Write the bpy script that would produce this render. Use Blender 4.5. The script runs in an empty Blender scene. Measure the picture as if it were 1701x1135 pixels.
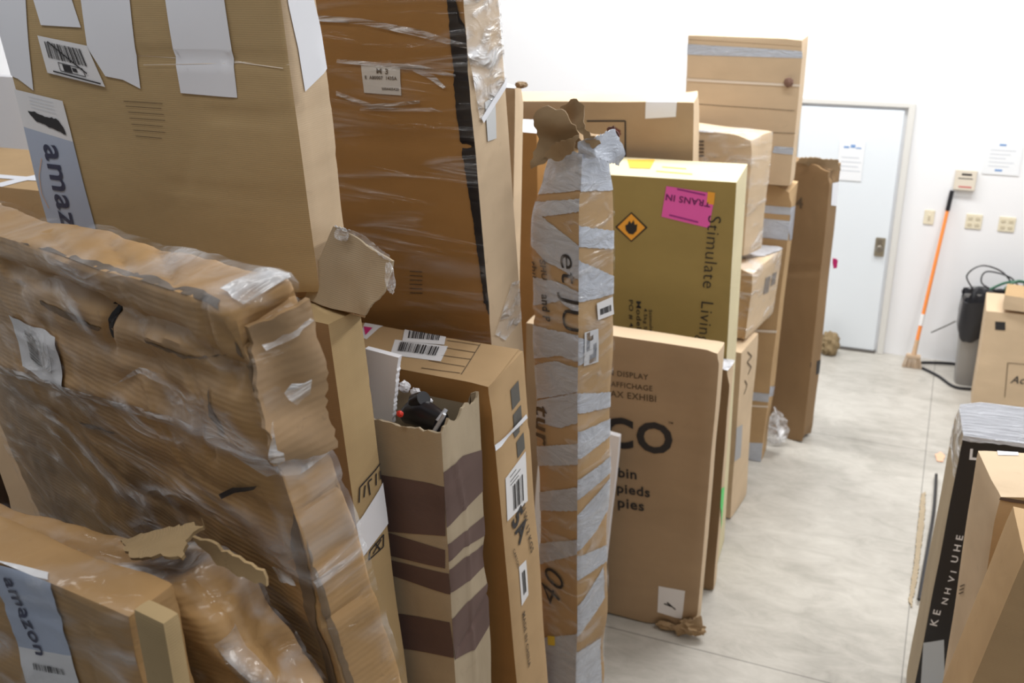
import bpy, bmesh, math, random
from mathutils import Vector, Matrix, noise, Euler
random.seed(4)
R=math.radians
sc=bpy.context.scene
col=sc.collection
# ------------------------------------------------------------------ camera
cam_d=bpy.data.cameras.new('camera'); cam=bpy.data.objects.new('camera',cam_d); col.objects.link(cam); sc.camera=cam
cam_d.sensor_width=36; cam_d.lens=1668/1701*36; cam_d.clip_start=.05
pit,yaw,rol=R(23.5),R(23.9),R(1.57)
fwd=Vector((-math.sin(yaw)*math.cos(pit),math.cos(yaw)*math.cos(pit),-math.sin(pit)))
rt=Vector((math.cos(yaw),math.sin(yaw),0)); up=rt.cross(fwd)
r2=math.cos(rol)*rt-math.sin(rol)*up; u2=math.cos(rol)*up+math.sin(rol)*rt
M=Matrix((r2,u2,-fwd)).transposed().to_4x4(); M.translation=Vector((0,0,3.5)); cam.matrix_world=M
cam_d.dof.use_dof=True; cam_d.dof.focus_distance=2.4; cam_d.dof.aperture_fstop=4.2
# ------------------------------------------------------------------ light
sc.view_settings.view_transform='Standard'; sc.view_settings.look='None'; sc.view_settings.gamma=1
sc.view_settings.exposure=0.0; sc.view_settings.use_curve_mapping=False
w=bpy.data.worlds.new('world'); sc.world=w; w.use_nodes=True
w.node_tree.nodes['Background'].inputs[0].default_value=(.93,.96,1,1); w.node_tree.nodes['Background'].inputs[1].default_value=.19
def area(name,loc,sx,sy,power,rot=(0,0,0),c=(1,.985,.96)):
    l=bpy.data.lights.new(name,'AREA'); l.shape='RECTANGLE'; l.size=sx; l.size_y=sy; l.energy=power; l.color=c
    o=bpy.data.objects.new(name,l); col.objects.link(o); o.location=loc; o.rotation_euler=rot
area('ceiling_tube_and_fill',(.3,6.3,5.4),3.0,.5,190)
area('ceiling_tube_and_fill',(-2.4,6.6,5.4),3.0,.5,150)
area('ceiling_tube_and_fill',(1.6,3.6,5.4),.5,3,85)
area('ceiling_tube_and_fill',(.6,.2,5.6),.8,2.4,36)
area('ceiling_tube_and_fill',(-.8,4.9,4.9),1.6,.3,34)  # added fill lamp to brighten the tall far boxes, no fixture known here
area('ceiling_tube_and_fill',(-2.6,1.0,5.6),2.6,.5,40)
# ------------------------------------------------------------------ materials
def newmat(name):
    m=bpy.data.materials.new(name); m.use_nodes=True; nt=m.node_tree; return m,nt,nt.nodes['Principled BSDF']
def nd(nt,t,**k):
    n=nt.nodes.new(t)
    for a,b in k.items():
        if a in n.inputs: n.inputs[a].default_value=b
        else: setattr(n,a,b)
    return n
def plain(name,c,rough=.6,metal=0,spec=.5):
    m,nt,p=newmat(name); p.inputs['Base Color'].default_value=(*c,1); p.inputs['Roughness'].default_value=rough
    p.inputs['Metallic'].default_value=metal; p.inputs['Specular IOR Level'].default_value=spec; return m
def mapped(nt,scale,rot=(0,0,0)):
    tc=nd(nt,'ShaderNodeTexCoord'); mp=nd(nt,'ShaderNodeMapping'); mp.inputs['Scale'].default_value=scale; mp.inputs['Rotation'].default_value=rot
    nt.links.new(tc.outputs['Object'],mp.inputs['Vector']); return mp
def board(name,c,var=.09,stretch=(1,1,2.6),bump=.25,rough=.72,dirt=.25,gloss=.3,rib=60):
    """kraft cardboard: mottled fibre colour, faint flute lines, scuffs"""
    m,nt,p=newmat(name); L=nt.links.new
    a=mapped(nt,(1,1,1)); n1=nd(nt,'ShaderNodeTexNoise',Scale=2.2,Detail=5,Roughness=.6); L(a.outputs[0],n1.inputs['Vector'])
    b=mapped(nt,stretch); n2=nd(nt,'ShaderNodeTexNoise',Scale=2.6,Detail=3,Roughness=.5,Distortion=.35); L(b.outputs[0],n2.inputs['Vector'])
    ad=nd(nt,'ShaderNodeMath',operation='ADD'); L(n1.outputs['Fac'],ad.inputs[0]); L(n2.outputs['Fac'],ad.inputs[1])
    mr=nd(nt,'ShaderNodeMapRange'); mr.inputs['From Min'].default_value=.7; mr.inputs['From Max'].default_value=1.3
    L(ad.outputs[0],mr.inputs['Value'])
    mx=nd(nt,'ShaderNodeMix',data_type='RGBA'); L(mr.outputs[0],mx.inputs['Factor'])
    mx.inputs[6].default_value=(*[x*(1-var) for x in c],1); mx.inputs[7].default_value=(*[min(1,x*(1+var)) for x in c],1)
    # scuffs
    n3=nd(nt,'ShaderNodeTexNoise',Scale=14,Detail=8,Roughness=.75,Distortion=1.2); L(a.outputs[0],n3.inputs['Vector'])
    m3=nd(nt,'ShaderNodeMapRange'); m3.inputs['From Min'].default_value=.60; m3.inputs['From Max'].default_value=.74; m3.inputs['To Max'].default_value=dirt
    L(n3.outputs['Fac'],m3.inputs['Value'])
    mx2=nd(nt,'ShaderNodeMix',data_type='RGBA'); L(m3.outputs[0],mx2.inputs['Factor']); L(mx.outputs[2],mx2.inputs[6]); mx2.inputs[7].default_value=(*[x*.42 for x in c],1)
    L(mx2.outputs[2],p.inputs['Base Color']); p.inputs['Roughness'].default_value=rough; p.inputs['Specular IOR Level'].default_value=gloss
    wv=nd(nt,'ShaderNodeTexWave',Scale=rib,Distortion=.6,wave_type='BANDS',bands_direction='Z'); L(a.outputs[0],wv.inputs['Vector'])
    cmb=nd(nt,'ShaderNodeMath',operation='MULTIPLY_ADD'); L(wv.outputs['Fac'],cmb.inputs[0]); cmb.inputs[1].default_value=.035; L(n2.outputs['Fac'],cmb.inputs[2])
    bp=nd(nt,'ShaderNodeBump',Strength=bump,Distance=.02); L(cmb.outputs[0],bp.inputs['Height']); L(bp.outputs[0],p.inputs['Normal'])
    return m
def wrapmat(name,base=.05,streak=.55,scale=(3,3,9),rot=(0,0.3,0),c=(.88,.89,.92),lo=.52,hi=.75,bumps=.9):
    """clear stretch film: see-through, with thin bright folds"""
    m,nt,p=newmat(name); L=nt.links.new
    p.inputs['Base Color'].default_value=(*c,1); p.inputs['Roughness'].default_value=.13; p.inputs['Specular IOR Level'].default_value=.9
    a=mapped(nt,scale,rot); n=nd(nt,'ShaderNodeTexNoise',noise_type='RIDGED_MULTIFRACTAL',Scale=1.1,Detail=5,Roughness=.45,Distortion=.9); L(a.outputs[0],n.inputs['Vector']); n.inputs['Offset'].default_value=.9; n.inputs['Gain'].default_value=1.6; n.normalize=True
    n2=nd(nt,'ShaderNodeTexNoise',Scale=1.6,Detail=3,Roughness=.5); L(a.outputs[0],n2.inputs['Vector'])
    m1=nd(nt,'ShaderNodeMapRange'); m1.inputs['From Min'].default_value=lo; m1.inputs['From Max'].default_value=hi; L(n.outputs['Fac'],m1.inputs['Value'])
    m2=nd(nt,'ShaderNodeMapRange'); m2.inputs['From Min'].default_value=.42; m2.inputs['From Max'].default_value=.66; L(n2.outputs['Fac'],m2.inputs['Value'])
    mu=nd(nt,'ShaderNodeMath',operation='MULTIPLY'); L(m1.outputs[0],mu.inputs[0]); L(m2.outputs[0],mu.inputs[1])
    mr=nd(nt,'ShaderNodeMapRange'); mr.inputs['To Min'].default_value=base; mr.inputs['To Max'].default_value=streak; L(mu.outputs[0],mr.inputs['Value'])
    bp=nd(nt,'ShaderNodeBump',Strength=bumps,Distance=.02); L(n.outputs['Fac'],bp.inputs['Height']); L(bp.outputs[0],p.inputs['Normal'])
    t=nd(nt,'ShaderNodeBsdfTransparent'); ms=nd(nt,'ShaderNodeMixShader'); L(mr.outputs[0],ms.inputs[0]); L(t.outputs[0],ms.inputs[1]); L(p.outputs[0],ms.inputs[2])
    g=nd(nt,'ShaderNodeBsdfGlossy',Roughness=.16); L(bp.outputs[0],g.inputs['Normal']); m3=nd(nt,'ShaderNodeMixShader'); m3.inputs[0].default_value=.022
    L(ms.outputs[0],m3.inputs[1]); L(g.outputs[0],m3.inputs[2]); L(m3.outputs[0],nt.nodes['Material Output'].inputs['Surface']); return m
def tapemat(name,c=(.50,.52,.56),metal=.35,rough=.34,scale=(4,4,16)):
    m,nt,p=newmat(name); L=nt.links.new
    a=mapped(nt,scale,(0,.5,0)); n=nd(nt,'ShaderNodeTexNoise',Scale=2.5,Detail=6,Roughness=.6,Distortion=1.4); L(a.outputs[0],n.inputs['Vector'])
    mx=nd(nt,'ShaderNodeMix',data_type='RGBA'); L(n.outputs['Fac'],mx.inputs['Factor']); mx.inputs[6].default_value=(*[x*.8 for x in c],1); mx.inputs[7].default_value=(*[min(1,x*1.25) for x in c],1)
    L(mx.outputs[2],p.inputs['Base Color'])
    p.inputs['Metallic'].default_value=metal; p.inputs['Roughness'].default_value=rough
    bp=nd(nt,'ShaderNodeBump',Strength=1,Distance=.012); L(n.outputs['Fac'],bp.inputs['Height']); L(bp.outputs[0],p.inputs['Normal']); return m
KR=board('kraft_cardboard',(.47,.315,.165))
KA=board('kraft_olive',(.445,.32,.165),bump=.2,dirt=.15)
KB=board('kraft_orange_brown',(.345,.175,.055),bump=.2,dirt=.15,rib=90)
KW=board('kraft_worn',(.44,.265,.115),var=.2,bump=.42,dirt=.6,rough=.42,rib=25)
KV=board('dusty_kraft',(.385,.275,.17),bump=.15,dirt=.12)
KT=board('printed_gold_card',(.36,.27,.095),var=.06,bump=.06,dirt=.08,rough=.5)
KTs=board('pale_yellow_card',(.64,.57,.37),var=.06,bump=.05,dirt=.1)
KG=board('grey_kraft',(.40,.325,.225),bump=.3,stretch=(2.6,2.6,1))
KP=board('pink_kraft',(.54,.40,.27),bump=.15,dirt=.15)
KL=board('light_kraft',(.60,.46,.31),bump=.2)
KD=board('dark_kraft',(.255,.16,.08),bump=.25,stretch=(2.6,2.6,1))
TORN=board('torn_cardboard',(.31,.215,.12),var=.3,bump=.8,dirt=.5,rib=140)
KW2=board('worn_side_panel',(.37,.235,.12),var=.35,bump=.5,dirt=.8,rough=.35,stretch=(1,1,4),gloss=.6,rib=22)
TORN2=board('torn_light_cardboard',(.40,.28,.145),var=.3,bump=.8,dirt=.7,rib=140)
PAPER=plain('white_paper',(.80,.82,.88),.6); LABEL=plain('white_label',(.78,.78,.80),.45)
GREYL=plain('grey_blue_label',(.43,.49,.62),.45); INK=plain('black_ink',(.022,.02,.022),.6); BROWNI=plain('brown_ink',(.10,.065,.035),.7); NAVY=plain('navy_ink',(.03,.035,.08),.5)
ZEB=board('zebra_brown_print',(.125,.08,.07),var=.15,bump=.15,dirt=.1)
PINK=plain('pink_label',(.88,.13,.50),.5); ORANGE=plain('orange_label',(.92,.42,.05),.5); YEL=plain('yellow_label',(.85,.62,.06),.5); RED=plain('red_plastic',(.8,.05,.03),.4); GREEN=plain('green_label',(.08,.65,.15),.5)
MAG=plain('magenta_ink',(.6,.02,.18),.5)
BLACKP=plain('gap_shade_black',(.014,.014,.018),.28); BLACKC=plain('black_print_card',(.018,.018,.022),.35); GREYP=plain('grey_plastic',(.45,.47,.52),.35)
FOAM=plain('white_foam',(.86,.86,.90),.7)
FILM=wrapmat('stretch_film',base=.01,streak=.4,lo=.55,hi=.95); FILM2=wrapmat('bunched_film',base=.16,streak=.9,scale=(6,6,12),lo=.25,hi=.6); FILMB=wrapmat('film_streak_band',base=.22,streak=.75,lo=.2,hi=.6,scale=(4,4,25),rot=(0,.35,0),c=(.85,.83,.84))
CLEAR=wrapmat('clear_tape',base=.16,streak=.42,c=(.88,.83,.74),lo=.45,hi=.7)
DUCT=tapemat('duct_tape',(.50,.54,.62),.25,.28,(3,3,6)); SILV=tapemat('silver_film',(.62,.63,.67),.25,.25,(6,6,30)); BLUT=tapemat('pale_blue_tape',(.52,.57,.66),.1,.4)
STRAP=plain('pale_strap',(.75,.66,.56),.5)
# ------------------------------------------------------------------ object helpers
GL='boxes packed along the left of the aisle'; GR='boxes on the right of the aisle'
def tag(o,label,cat,group=None):
    o['label']=label; o['category']=cat
    if group: o['group']=group
def link(name,bm,mat,parent=None,smooth=True):
    me=bpy.data.meshes.new(name); bm.normal_update(); bm.to_mesh(me); bm.free()
    if isinstance(mat,(list,tuple)):
        for m in mat: me.materials.append(m)
    else: me.materials.append(mat)
    if smooth:
        for f in me.polygons: f.use_smooth=True
        me.set_sharp_from_angle(angle=R(38))
    o=bpy.data.objects.new(name,me); col.objects.link(o)
    if parent: o.parent=parent
    return o
class Box:
    def __init__(s,loc,rot,dim,name,label,group=GL,cat='box',r=.008,amp=.004,freq=3,seed=0,step=.04,creases=(),crush=(),fine=0,obj=None):
        s.w,s.d,s.h=dim; s.r=r; s.amp=amp; s.freq=freq; s.seed=seed; s.step=step; s.cr=creases; s.crush=crush; s.fine=fine
        s.root=bpy.data.objects.new(name,None); s.root.empty_display_size=.1; col.objects.link(s.root); s.root.location=loc; s.root.rotation_euler=rot
        tag(s.root,label,cat,group)
    def world(s,f,u,v,off=0):
        bpy.context.view_layer.update(); return s.root.matrix_world @ s.shape(s.ideal(f,u,v),off)
    def lines(s,L): n=max(1,round(L/s.step)); return [-L/2+L*k/n for k in range(n+1)]
    def ideal(s,f,u,v):
        if f=='F': return Vector((u,-s.d/2,v))
        if f=='B': return Vector((u,s.d/2,v))
        if f=='R': return Vector((s.w/2,u,v))
        if f=='L': return Vector((-s.w/2,u,v))
        if f=='T': return Vector((u,v,s.h))
        return Vector((u,v,0))
    def axes(s,f):
        if f in 'FB': return (-s.w/2,s.w/2,0,s.h)
        if f in 'RL': return (-s.d/2,s.d/2,0,s.h)
        return (-s.w/2,s.w/2,-s.d/2,s.d/2)
    def shape(s,p,off=0,f=None):
        r=min(s.r,s.w/2.1,s.d/2.1,s.h/2.1)
        q=Vector((max(-s.w/2+r,min(s.w/2-r,p.x)),max(-s.d/2+r,min(s.d/2-r,p.y)),max(r,min(s.h-r,p.z))))
        dv=p-q
        if dv.length<1e-9: dv=Vector((0,0,1))
        dv.normalize(); o=q+dv*r
        sv=Vector((s.seed*7.3,s.seed*3.1,s.seed*1.7))
        a=s.amp*noise.noise(p*s.freq+sv)
        if s.fine: a+=s.fine*.22*(abs(noise.noise(Vector((p.x*16,p.y*16,p.z*20))+sv))-.2)
        if s.fine: a+=s.fine*(noise.ridged_multi_fractal(Vector((p.x*5,p.y*5,p.z*7))+sv,.9,2.1,4,.9,2)-1.2)*.4
        for (cf,pts,dep,rad) in s.cr:
            if cf=='F' and dv.y<-.7: P=(p.x,p.z)
            elif cf=='R' and dv.x>.7: P=(p.y,p.z)
            elif cf=='T' and dv.z>.7: P=(p.x,p.y)
            else: continue
            best=9
            for (x0,y0),(x1,y1) in zip(pts,pts[1:]):
                ex,ey=x1-x0,y1-y0; t=max(0,min(1,((P[0]-x0)*ex+(P[1]-y0)*ey)/(ex*ex+ey*ey+1e-9)))
                best=min(best,math.hypot(P[0]-x0-ex*t,P[1]-y0-ey*t))
            if best<3*rad: a-=dep*math.exp(-(best/rad)**2)
        o=o+dv*(a+off)
        for c,rad,vec in s.crush:
            t=(p-Vector(c)).length/rad
            if t<1:
                k=(1-t*t)**2; jit=1+.35*noise.noise(p*14+sv); o=o+Vector(vec)*k*jit
        return o
    def bodybm(s,off=0,faces='FBRLTD'):
        bm=bmesh.new()
        for f in faces:
            a=s.axes(f); U=s.lines(a[1]-a[0]); V=[x+(a[3]-a[2])/2+a[2] for x in s.lines(a[3]-a[2])]
            vs=[[bm.verts.new(s.shape(s.ideal(f,u,v),off)) for v in V] for u in U]
            for i in range(len(U)-1):
                for j in range(len(V)-1):
                    q=[vs[i][j],vs[i+1][j],vs[i+1][j+1],vs[i][j+1]]
                    if f in 'BLD': q.reverse()
                    bm.faces.new(q)
        bmesh.ops.remove_doubles(bm,verts=bm.verts,dist=1e-5)
        return bm
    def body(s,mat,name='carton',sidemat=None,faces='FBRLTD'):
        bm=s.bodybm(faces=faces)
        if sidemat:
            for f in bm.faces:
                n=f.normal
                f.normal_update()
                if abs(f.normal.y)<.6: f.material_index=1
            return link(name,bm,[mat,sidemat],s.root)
        return link(name,bm,mat,s.root)
    def wrap(s,faces='FRT',mat=None,off=.005,name='stretch_wrap'):
        return link(name,s.bodybm(off,faces),mat or FILM,s.root)
    def put(s,f,bm,mat,name,off,parent):
        a=s.axes(f)
        for co,no in (((a[0],0,0),(-1,0,0)),((a[1],0,0),(1,0,0)),((0,a[2],0),(0,-1,0)),((0,a[3],0),(0,1,0))):
            bmesh.ops.bisect_plane(bm,geom=bm.verts[:]+bm.edges[:]+bm.faces[:],plane_co=co,plane_no=no,clear_outer=True)
        if not bm.verts: bm.free(); return None
        xs=[v.co.x for v in bm.verts]; ys=[v.co.y for v in bm.verts]
        for x in s.lines(a[1]-a[0]):
            if min(xs)<x<max(xs): bmesh.ops.bisect_plane(bm,geom=bm.verts[:]+bm.edges[:]+bm.faces[:],plane_co=(x,0,0),plane_no=(1,0,0))
        for y in s.lines(a[3]-a[2]):
            y=y+(a[3]+a[2])/2
            if min(ys)<y<max(ys): bmesh.ops.bisect_plane(bm,geom=bm.verts[:]+bm.edges[:]+bm.faces[:],plane_co=(0,y,0),plane_no=(0,1,0))
        for v in bm.verts: v.co=s.shape(s.ideal(f,v.co.x,v.co.y),off)
        return link(name,bm,mat,parent or s.root)
    def decal(s,f,polys,mat,name,off=.002,parent=None,jag=0):
        if isinstance(polys[0][0],(int,float)): polys=[polys]
        bm=bmesh.new()
        for pts in polys:
            if jag:
                q=[]
                for (x0,y0),(x1,y1) in zip(pts,pts[1:]+pts[:1]):
                    n=max(1,int(math.hypot(x1-x0,y1-y0)/(jag*2)))
                    for k in range(n): q.append((x0+(x1-x0)*k/n+random.uniform(-jag,jag)*.5,y0+(y1-y0)*k/n+random.uniform(-jag,jag)*.5))
                pts=q
            try: bm.faces.new([bm.verts.new((x,y,0)) for x,y in pts])
            except ValueError: pass
        bmesh.ops.triangulate(bm,faces=bm.faces[:])
        for g in bm.faces:
            g.normal_update()
            if g.normal.z<0: g.normal_flip()
        return s.put(f,bm,mat,name,off,parent)
    def text(s,f,t,p0,p1=None,mat=None,name='printed_text',off=.0035,parent=None,hs=1,bold=.02,shear=0):
        if p1 is None: p0,p1=p0
        cu=bpy.data.curves.new('t','FONT'); cu.body=t; cu.offset=bold; cu.shear=shear; cu.resolution_u=3; cu.space_character=1.08
        o=bpy.data.objects.new('t',cu); col.objects.link(o); bpy.context.view_layer.update()
        me=bpy.data.meshes.new_from_object(o.evaluated_get(bpy.context.evaluated_depsgraph_get()))
        bpy.data.objects.remove(o); bm=bmesh.new(); bm.from_mesh(me); bpy.data.meshes.remove(me)
        xs=[v.co.x for v in bm.verts]; x0,x1=min(xs),max(xs); d=Vector((p1[0]-p0[0],p1[1]-p0[1])); k=d.length/(x1-x0); d.normalize(); n=Vector((-d.y,d.x))
        for v in bm.verts:
            a=(v.co.x-x0)*k; b=v.co.y*k*hs; v.co=Vector((p0[0]+d.x*a+n.x*b,p0[1]+d.y*a+n.y*b,0))
        return s.put(f,bm,mat or INK,name,off,parent)
    def bars(s,f,quad,parent=None,n=34,gap=.0,name='barcode',mat=None,off=.0035,rows=1):
        """barcode inside a quad given as 4 corners, bars run from side 0-3 to side 1-2"""
        a,b,c,d=[Vector(q) for q in quad]; P=[]
        for rw in range(rows):
            r0,r1=rw/rows,(rw+.8)/rows if rows>1 else 1
            x=0
            while x<1:
                wd=random.choice((.3,.5,.9,1.3))/n
                q=[]
                for u,v in ((x,r0),(min(1,x+wd),r0),(min(1,x+wd),r1),(x,r1)):
                    q.append(tuple((a*(1-u)+b*u)*(1-v)+(d*(1-u)+c*u)*v))
                P.append(q); x+=wd+random.choice((.4,.7,1.0))/n
        return s.decal(f,P,mat or INK,name,off,parent)
    def strokes(s,f,lines,wd,mat=None,name='printed_lines',off=.003,parent=None):
        P=[]
        for l in lines:
            for (x0,y0),(x1,y1) in zip(l,l[1:]):
                d=Vector((x1-x0,y1-y0)); 
                if d.length<1e-6: continue
                d.normalize(); n=Vector((-d.y,d.x))*wd/2
                P.append([(x0+n.x,y0+n.y),(x0-n.x,y0-n.y),(x1-n.x,y1-n.y),(x1+n.x,y1+n.y)])
        return s.decal(f,P,mat or INK,name,off,parent)
def lerp(q,u,v):
    a,b,c,d=[Vector(x) for x in q]; return tuple((a*(1-u)+b*u)*(1-v)+(d*(1-u)+c*u)*v)
def sub(q,u0,v0,u1,v1): return [lerp(q,u0,v0),lerp(q,u1,v0),lerp(q,u1,v1),lerp(q,u0,v1)]
def slab(name,pts,mat,th=.006,jag=0,parent=None,curl=.0,seed=0,jedges=None,step=.03):
    """a stiff sheet with thickness cut to an outline of world points"""
    pts=[Vector(p) for p in pts]; c=sum(pts,Vector())/len(pts)
    n=Vector()
    for a,b in zip(pts,pts[1:]+pts[:1]): n+=(a-c).cross(b-c)
    n.normalize(); ex=(pts[1]-pts[0]).normalized(); ex=(ex-n*ex.dot(n)).normalized(); ey=n.cross(ex)
    P2=[((p-c).dot(ex),(p-c).dot(ey),(p-c).dot(n)) for p in pts]
    rnd=random.Random(seed); Q=[]
    for i,(a,b) in enumerate(zip(P2,P2[1:]+P2[:1])):
        L=math.hypot(b[0]-a[0],b[1]-a[1]); k=max(1,int(L/max(.006,jag*1.3))) if jag and (jedges is None or i in jedges) else 1
        for j in range(k):
            o=rnd.uniform(-jag,jag)*.6 if k>1 and j else 0; t=j/k
            dx,dy=(b[0]-a[0])/(L+1e-9),(b[1]-a[1])/(L+1e-9)
            Q.append((a[0]+(b[0]-a[0])*t-dy*o,a[1]+(b[1]-a[1])*t+dx*o))
    bm=bmesh.new(); bm.faces.new([bm.verts.new((x,y,0)) for x,y in Q]); bmesh.ops.triangulate(bm,faces=bm.faces[:])
    xs=[q[0] for q in Q]; ys=[q[1] for q in Q]
    for ax,lo,hi in ((0,min(xs),max(xs)),(1,min(ys),max(ys))):
        k=lo+step
        while k<hi:
            bmesh.ops.bisect_plane(bm,geom=bm.verts[:]+bm.edges[:]+bm.faces[:],plane_co=(k,0,0) if ax==0 else (0,k,0),plane_no=(1,0,0) if ax==0 else (0,1,0)); k+=step
    r=bmesh.ops.extrude_face_region(bm,geom=bm.faces[:])
    for v in [g for g in r['geom'] if isinstance(g,bmesh.types.BMVert)]: v.co.z-=th
    for v in bm.verts:
        z=v.co.z+curl*noise.noise(Vector((v.co.x*9,v.co.y*9,seed)))
        wsum=zs=0
        for q in P2:
            wq=1/((v.co.x-q[0])**2+(v.co.y-q[1])**2+1e-6)**1.5; wsum+=wq; zs+=wq*q[2]
        v.co=c+ex*v.co.x+ey*v.co.y+n*(z+zs/wsum)
    bmesh.ops.recalc_face_normals(bm,faces=bm.faces[:])
    o=link(name,bm,mat,None)
    if parent:
        bpy.context.view_layer.update(); o.parent=parent; inv=parent.matrix_world.inverted()
        o.data.transform(inv)
    return o
def wad(name,loc,size,mat,parent=None,seed=0,sub_=4,rough=.5,freq=1.6):
    bm=bmesh.new(); bmesh.ops.create_icosphere(bm,subdivisions=sub_,radius=1)
    sx,sy,sz=size
    for v in bm.verts:
        n=noise.ridged_multi_fractal(v.co*freq+Vector((seed*5,seed,0)),.8,2.2,4,.9,2)
        k=.55+rough*.45*n; v.co=Vector((v.co.x*sx*k,v.co.y*sy*k,v.co.z*sz*k))+Vector(loc)
    o=link(name,bm,mat,None)
    if parent:
        bpy.context.view_layer.update(); o.parent=parent; o.data.transform(parent.matrix_world.inverted())
    return o
def boxbm(bm,c,s,bev=0):
    r=bmesh.ops.create_cube(bm,size=1,matrix=Matrix.Translation(c) @ Matrix.Diagonal((*s,1)))
    if bev: bmesh.ops.bevel(bm,geom=list({e for v in r['verts'] for e in v.link_edges}),offset=bev,segments=2,affect='EDGES')
def tube(bm,pts,r,seg=10,cap=True):
    pts=[Vector(p) for p in pts]; rs=r if isinstance(r,list) else [r]*len(pts); rings=[]
    for i,p in enumerate(pts):
        t=(pts[min(i+1,len(pts)-1)]-pts[max(i-1,0)]).normalized(); a=t.orthogonal().normalized()
        if i: 
            a=prev-t*prev.dot(t); a.normalize()
        prev=a; b=t.cross(a)
        rings.append([bm.verts.new(p+(a*math.cos(k*2*math.pi/seg)+b*math.sin(k*2*math.pi/seg))*rs[i]) for k in range(seg)])
    for q,w_ in zip(rings,rings[1:]):
        for k in range(seg): bm.faces.new((q[k],q[(k+1)%seg],w_[(k+1)%seg],w_[k]))
    if cap: bm.faces.new(rings[0][::-1]); bm.faces.new(rings[-1])
def smoothpath(pts,n=8):
    pts=[Vector(p) for p in pts]; out=[]
    for i in range(len(pts)-1):
        p0=pts[max(i-1,0)];p1=pts[i];p2=pts[i+1];p3=pts[min(i+2,len(pts)-1)]
        for k in range(n):
            t=k/n; out.append(.5*((2*p1)+(p2-p0)*t+(2*p0-5*p1+4*p2-p3)*t*t+(3*p1-p0-3*p2+p3)*t**3))
    out.append(pts[-1]); return out
def struct(name,bm,mat,parent=None,smooth=False):
    o=link(name,bm,mat,parent,smooth)
    if not parent: o['kind']='structure'
    return o
# ------------------------------------------------------------------ the room
def concrete():
    m,nt,p=newmat('polished_concrete'); L=nt.links.new
    a=mapped(nt,(1,1,1)); n1=nd(nt,'ShaderNodeTexNoise',Scale=1.3,Detail=8,Roughness=.62); L(a.outputs[0],n1.inputs['Vector'])
    b=mapped(nt,(1,2.2,1),(0,0,.2)); n2=nd(nt,'ShaderNodeTexNoise',Scale=4.5,Detail=9,Roughness=.7,Distortion=.8); L(b.outputs[0],n2.inputs['Vector'])
    ad=nd(nt,'ShaderNodeMath',operation='ADD'); L(n1.outputs['Fac'],ad.inputs[0]); L(n2.outputs['Fac'],ad.inputs[1])
    cr=nd(nt,'ShaderNodeValToRGB'); mr=nd(nt,'ShaderNodeMapRange'); mr.inputs['From Min'].default_value=.7; mr.inputs['From Max'].default_value=1.3; L(ad.outputs[0],mr.inputs['Value']); L(mr.outputs[0],cr.inputs[0])
    e=cr.color_ramp.elements; e[0].color=(.33,.315,.28,1); e[1].color=(.55,.53,.485,1); k=cr.color_ramp.elements.new(.5); k.color=(.45,.43,.39,1)
    sp=nd(nt,'ShaderNodeSeparateXYZ'); L(a.outputs[0],sp.inputs[0]); last=cr.outputs[0]
    for ax,c,wd in (('X',.15,.006),('Y',4.07,.008),('Y',6.6,.005)):
        s1=nd(nt,'ShaderNodeMath',operation='SUBTRACT'); L(sp.outputs[ax],s1.inputs[0]); s1.inputs[1].default_value=c
        s2=nd(nt,'ShaderNodeMath',operation='ABSOLUTE'); L(s1.outputs[0],s2.inputs[0])
        s3=nd(nt,'ShaderNodeMath',operation='LESS_THAN'); L(s2.outputs[0],s3.inputs[0]); s3.inputs[1].default_value=wd/2
        s4=nd(nt,'ShaderNodeMath',operation='MULTIPLY'); L(s3.outputs[0],s4.inputs[0]); s4.inputs[1].default_value=.62
        mx=nd(nt,'ShaderNodeMix',data_type='RGBA'); L(s4.outputs[0],mx.inputs['Factor']); L(last,mx.inputs[6]); mx.inputs[7].default_value=(.10,.095,.085,1); last=mx.outputs[2]
    L(last,p.inputs['Base Color']); p.inputs['Roughness'].default_value=.42
    bp=nd(nt,'ShaderNodeBump',Strength=.15,Distance=.01); L(n2.outputs['Fac'],bp.inputs['Height']); L(bp.outputs[0],p.inputs['Normal'])
    return m
def wallmat():
    m,nt,p=newmat('white_wall_paint'); L=nt.links.new
    a=mapped(nt,(1,1,1)); n=nd(nt,'ShaderNodeTexNoise',Scale=1.5,Detail=3); L(a.outputs[0],n.inputs['Vector'])
    mx=nd(nt,'ShaderNodeMix',data_type='RGBA'); L(n.outputs['Fac'],mx.inputs['Factor']); mx.inputs[6].default_value=(.86,.88,.92,1); mx.inputs[7].default_value=(.90,.915,.945,1)
    L(mx.outputs[2],p.inputs['Base Color']); p.inputs['Roughness'].default_value=.5; return m
WALL=wallmat(); CONC=concrete()
bm=bmesh.new(); boxbm(bm,(-.5,4,-.05),(12,10.4,.1)); struct('floor',bm,CONC)
WY=8.2
bm=bmesh.new(); boxbm(bm,(-.5,WY+.05,2.9),(12,.1,5.8)); struct('wall_back',bm,WALL)
bm=bmesh.new(); boxbm(bm,(-6.45,3.55,2.9),(.1,9.3,5.8)); struct('wall_left',bm,WALL)
bm=bmesh.new(); boxbm(bm,(5.45,3.55,2.9),(.1,9.3,5.8)); struct('wall_right',bm,WALL)
DOOR=plain('white_door_paint',(.79,.85,.91),.4); JAMB=plain('door_frame_paint',(.72,.72,.70),.45); STEEL=plain('worn_steel',(.42,.38,.30),.35,.8); DARK=plain('dark_gap',(.12,.11,.10),.8)
dr=bpy.data.objects.new('door_1',None); col.objects.link(dr); dr.location=(-.70,WY,0); dr['kind']='structure'; dr['label']='white metal door with a steel knob plate in the back wall'
bm=bmesh.new(); boxbm(bm,(-.01,-.015,1.01),(.76,.03,1.98),.003); link('door_leaf',bm,DOOR,dr)
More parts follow.
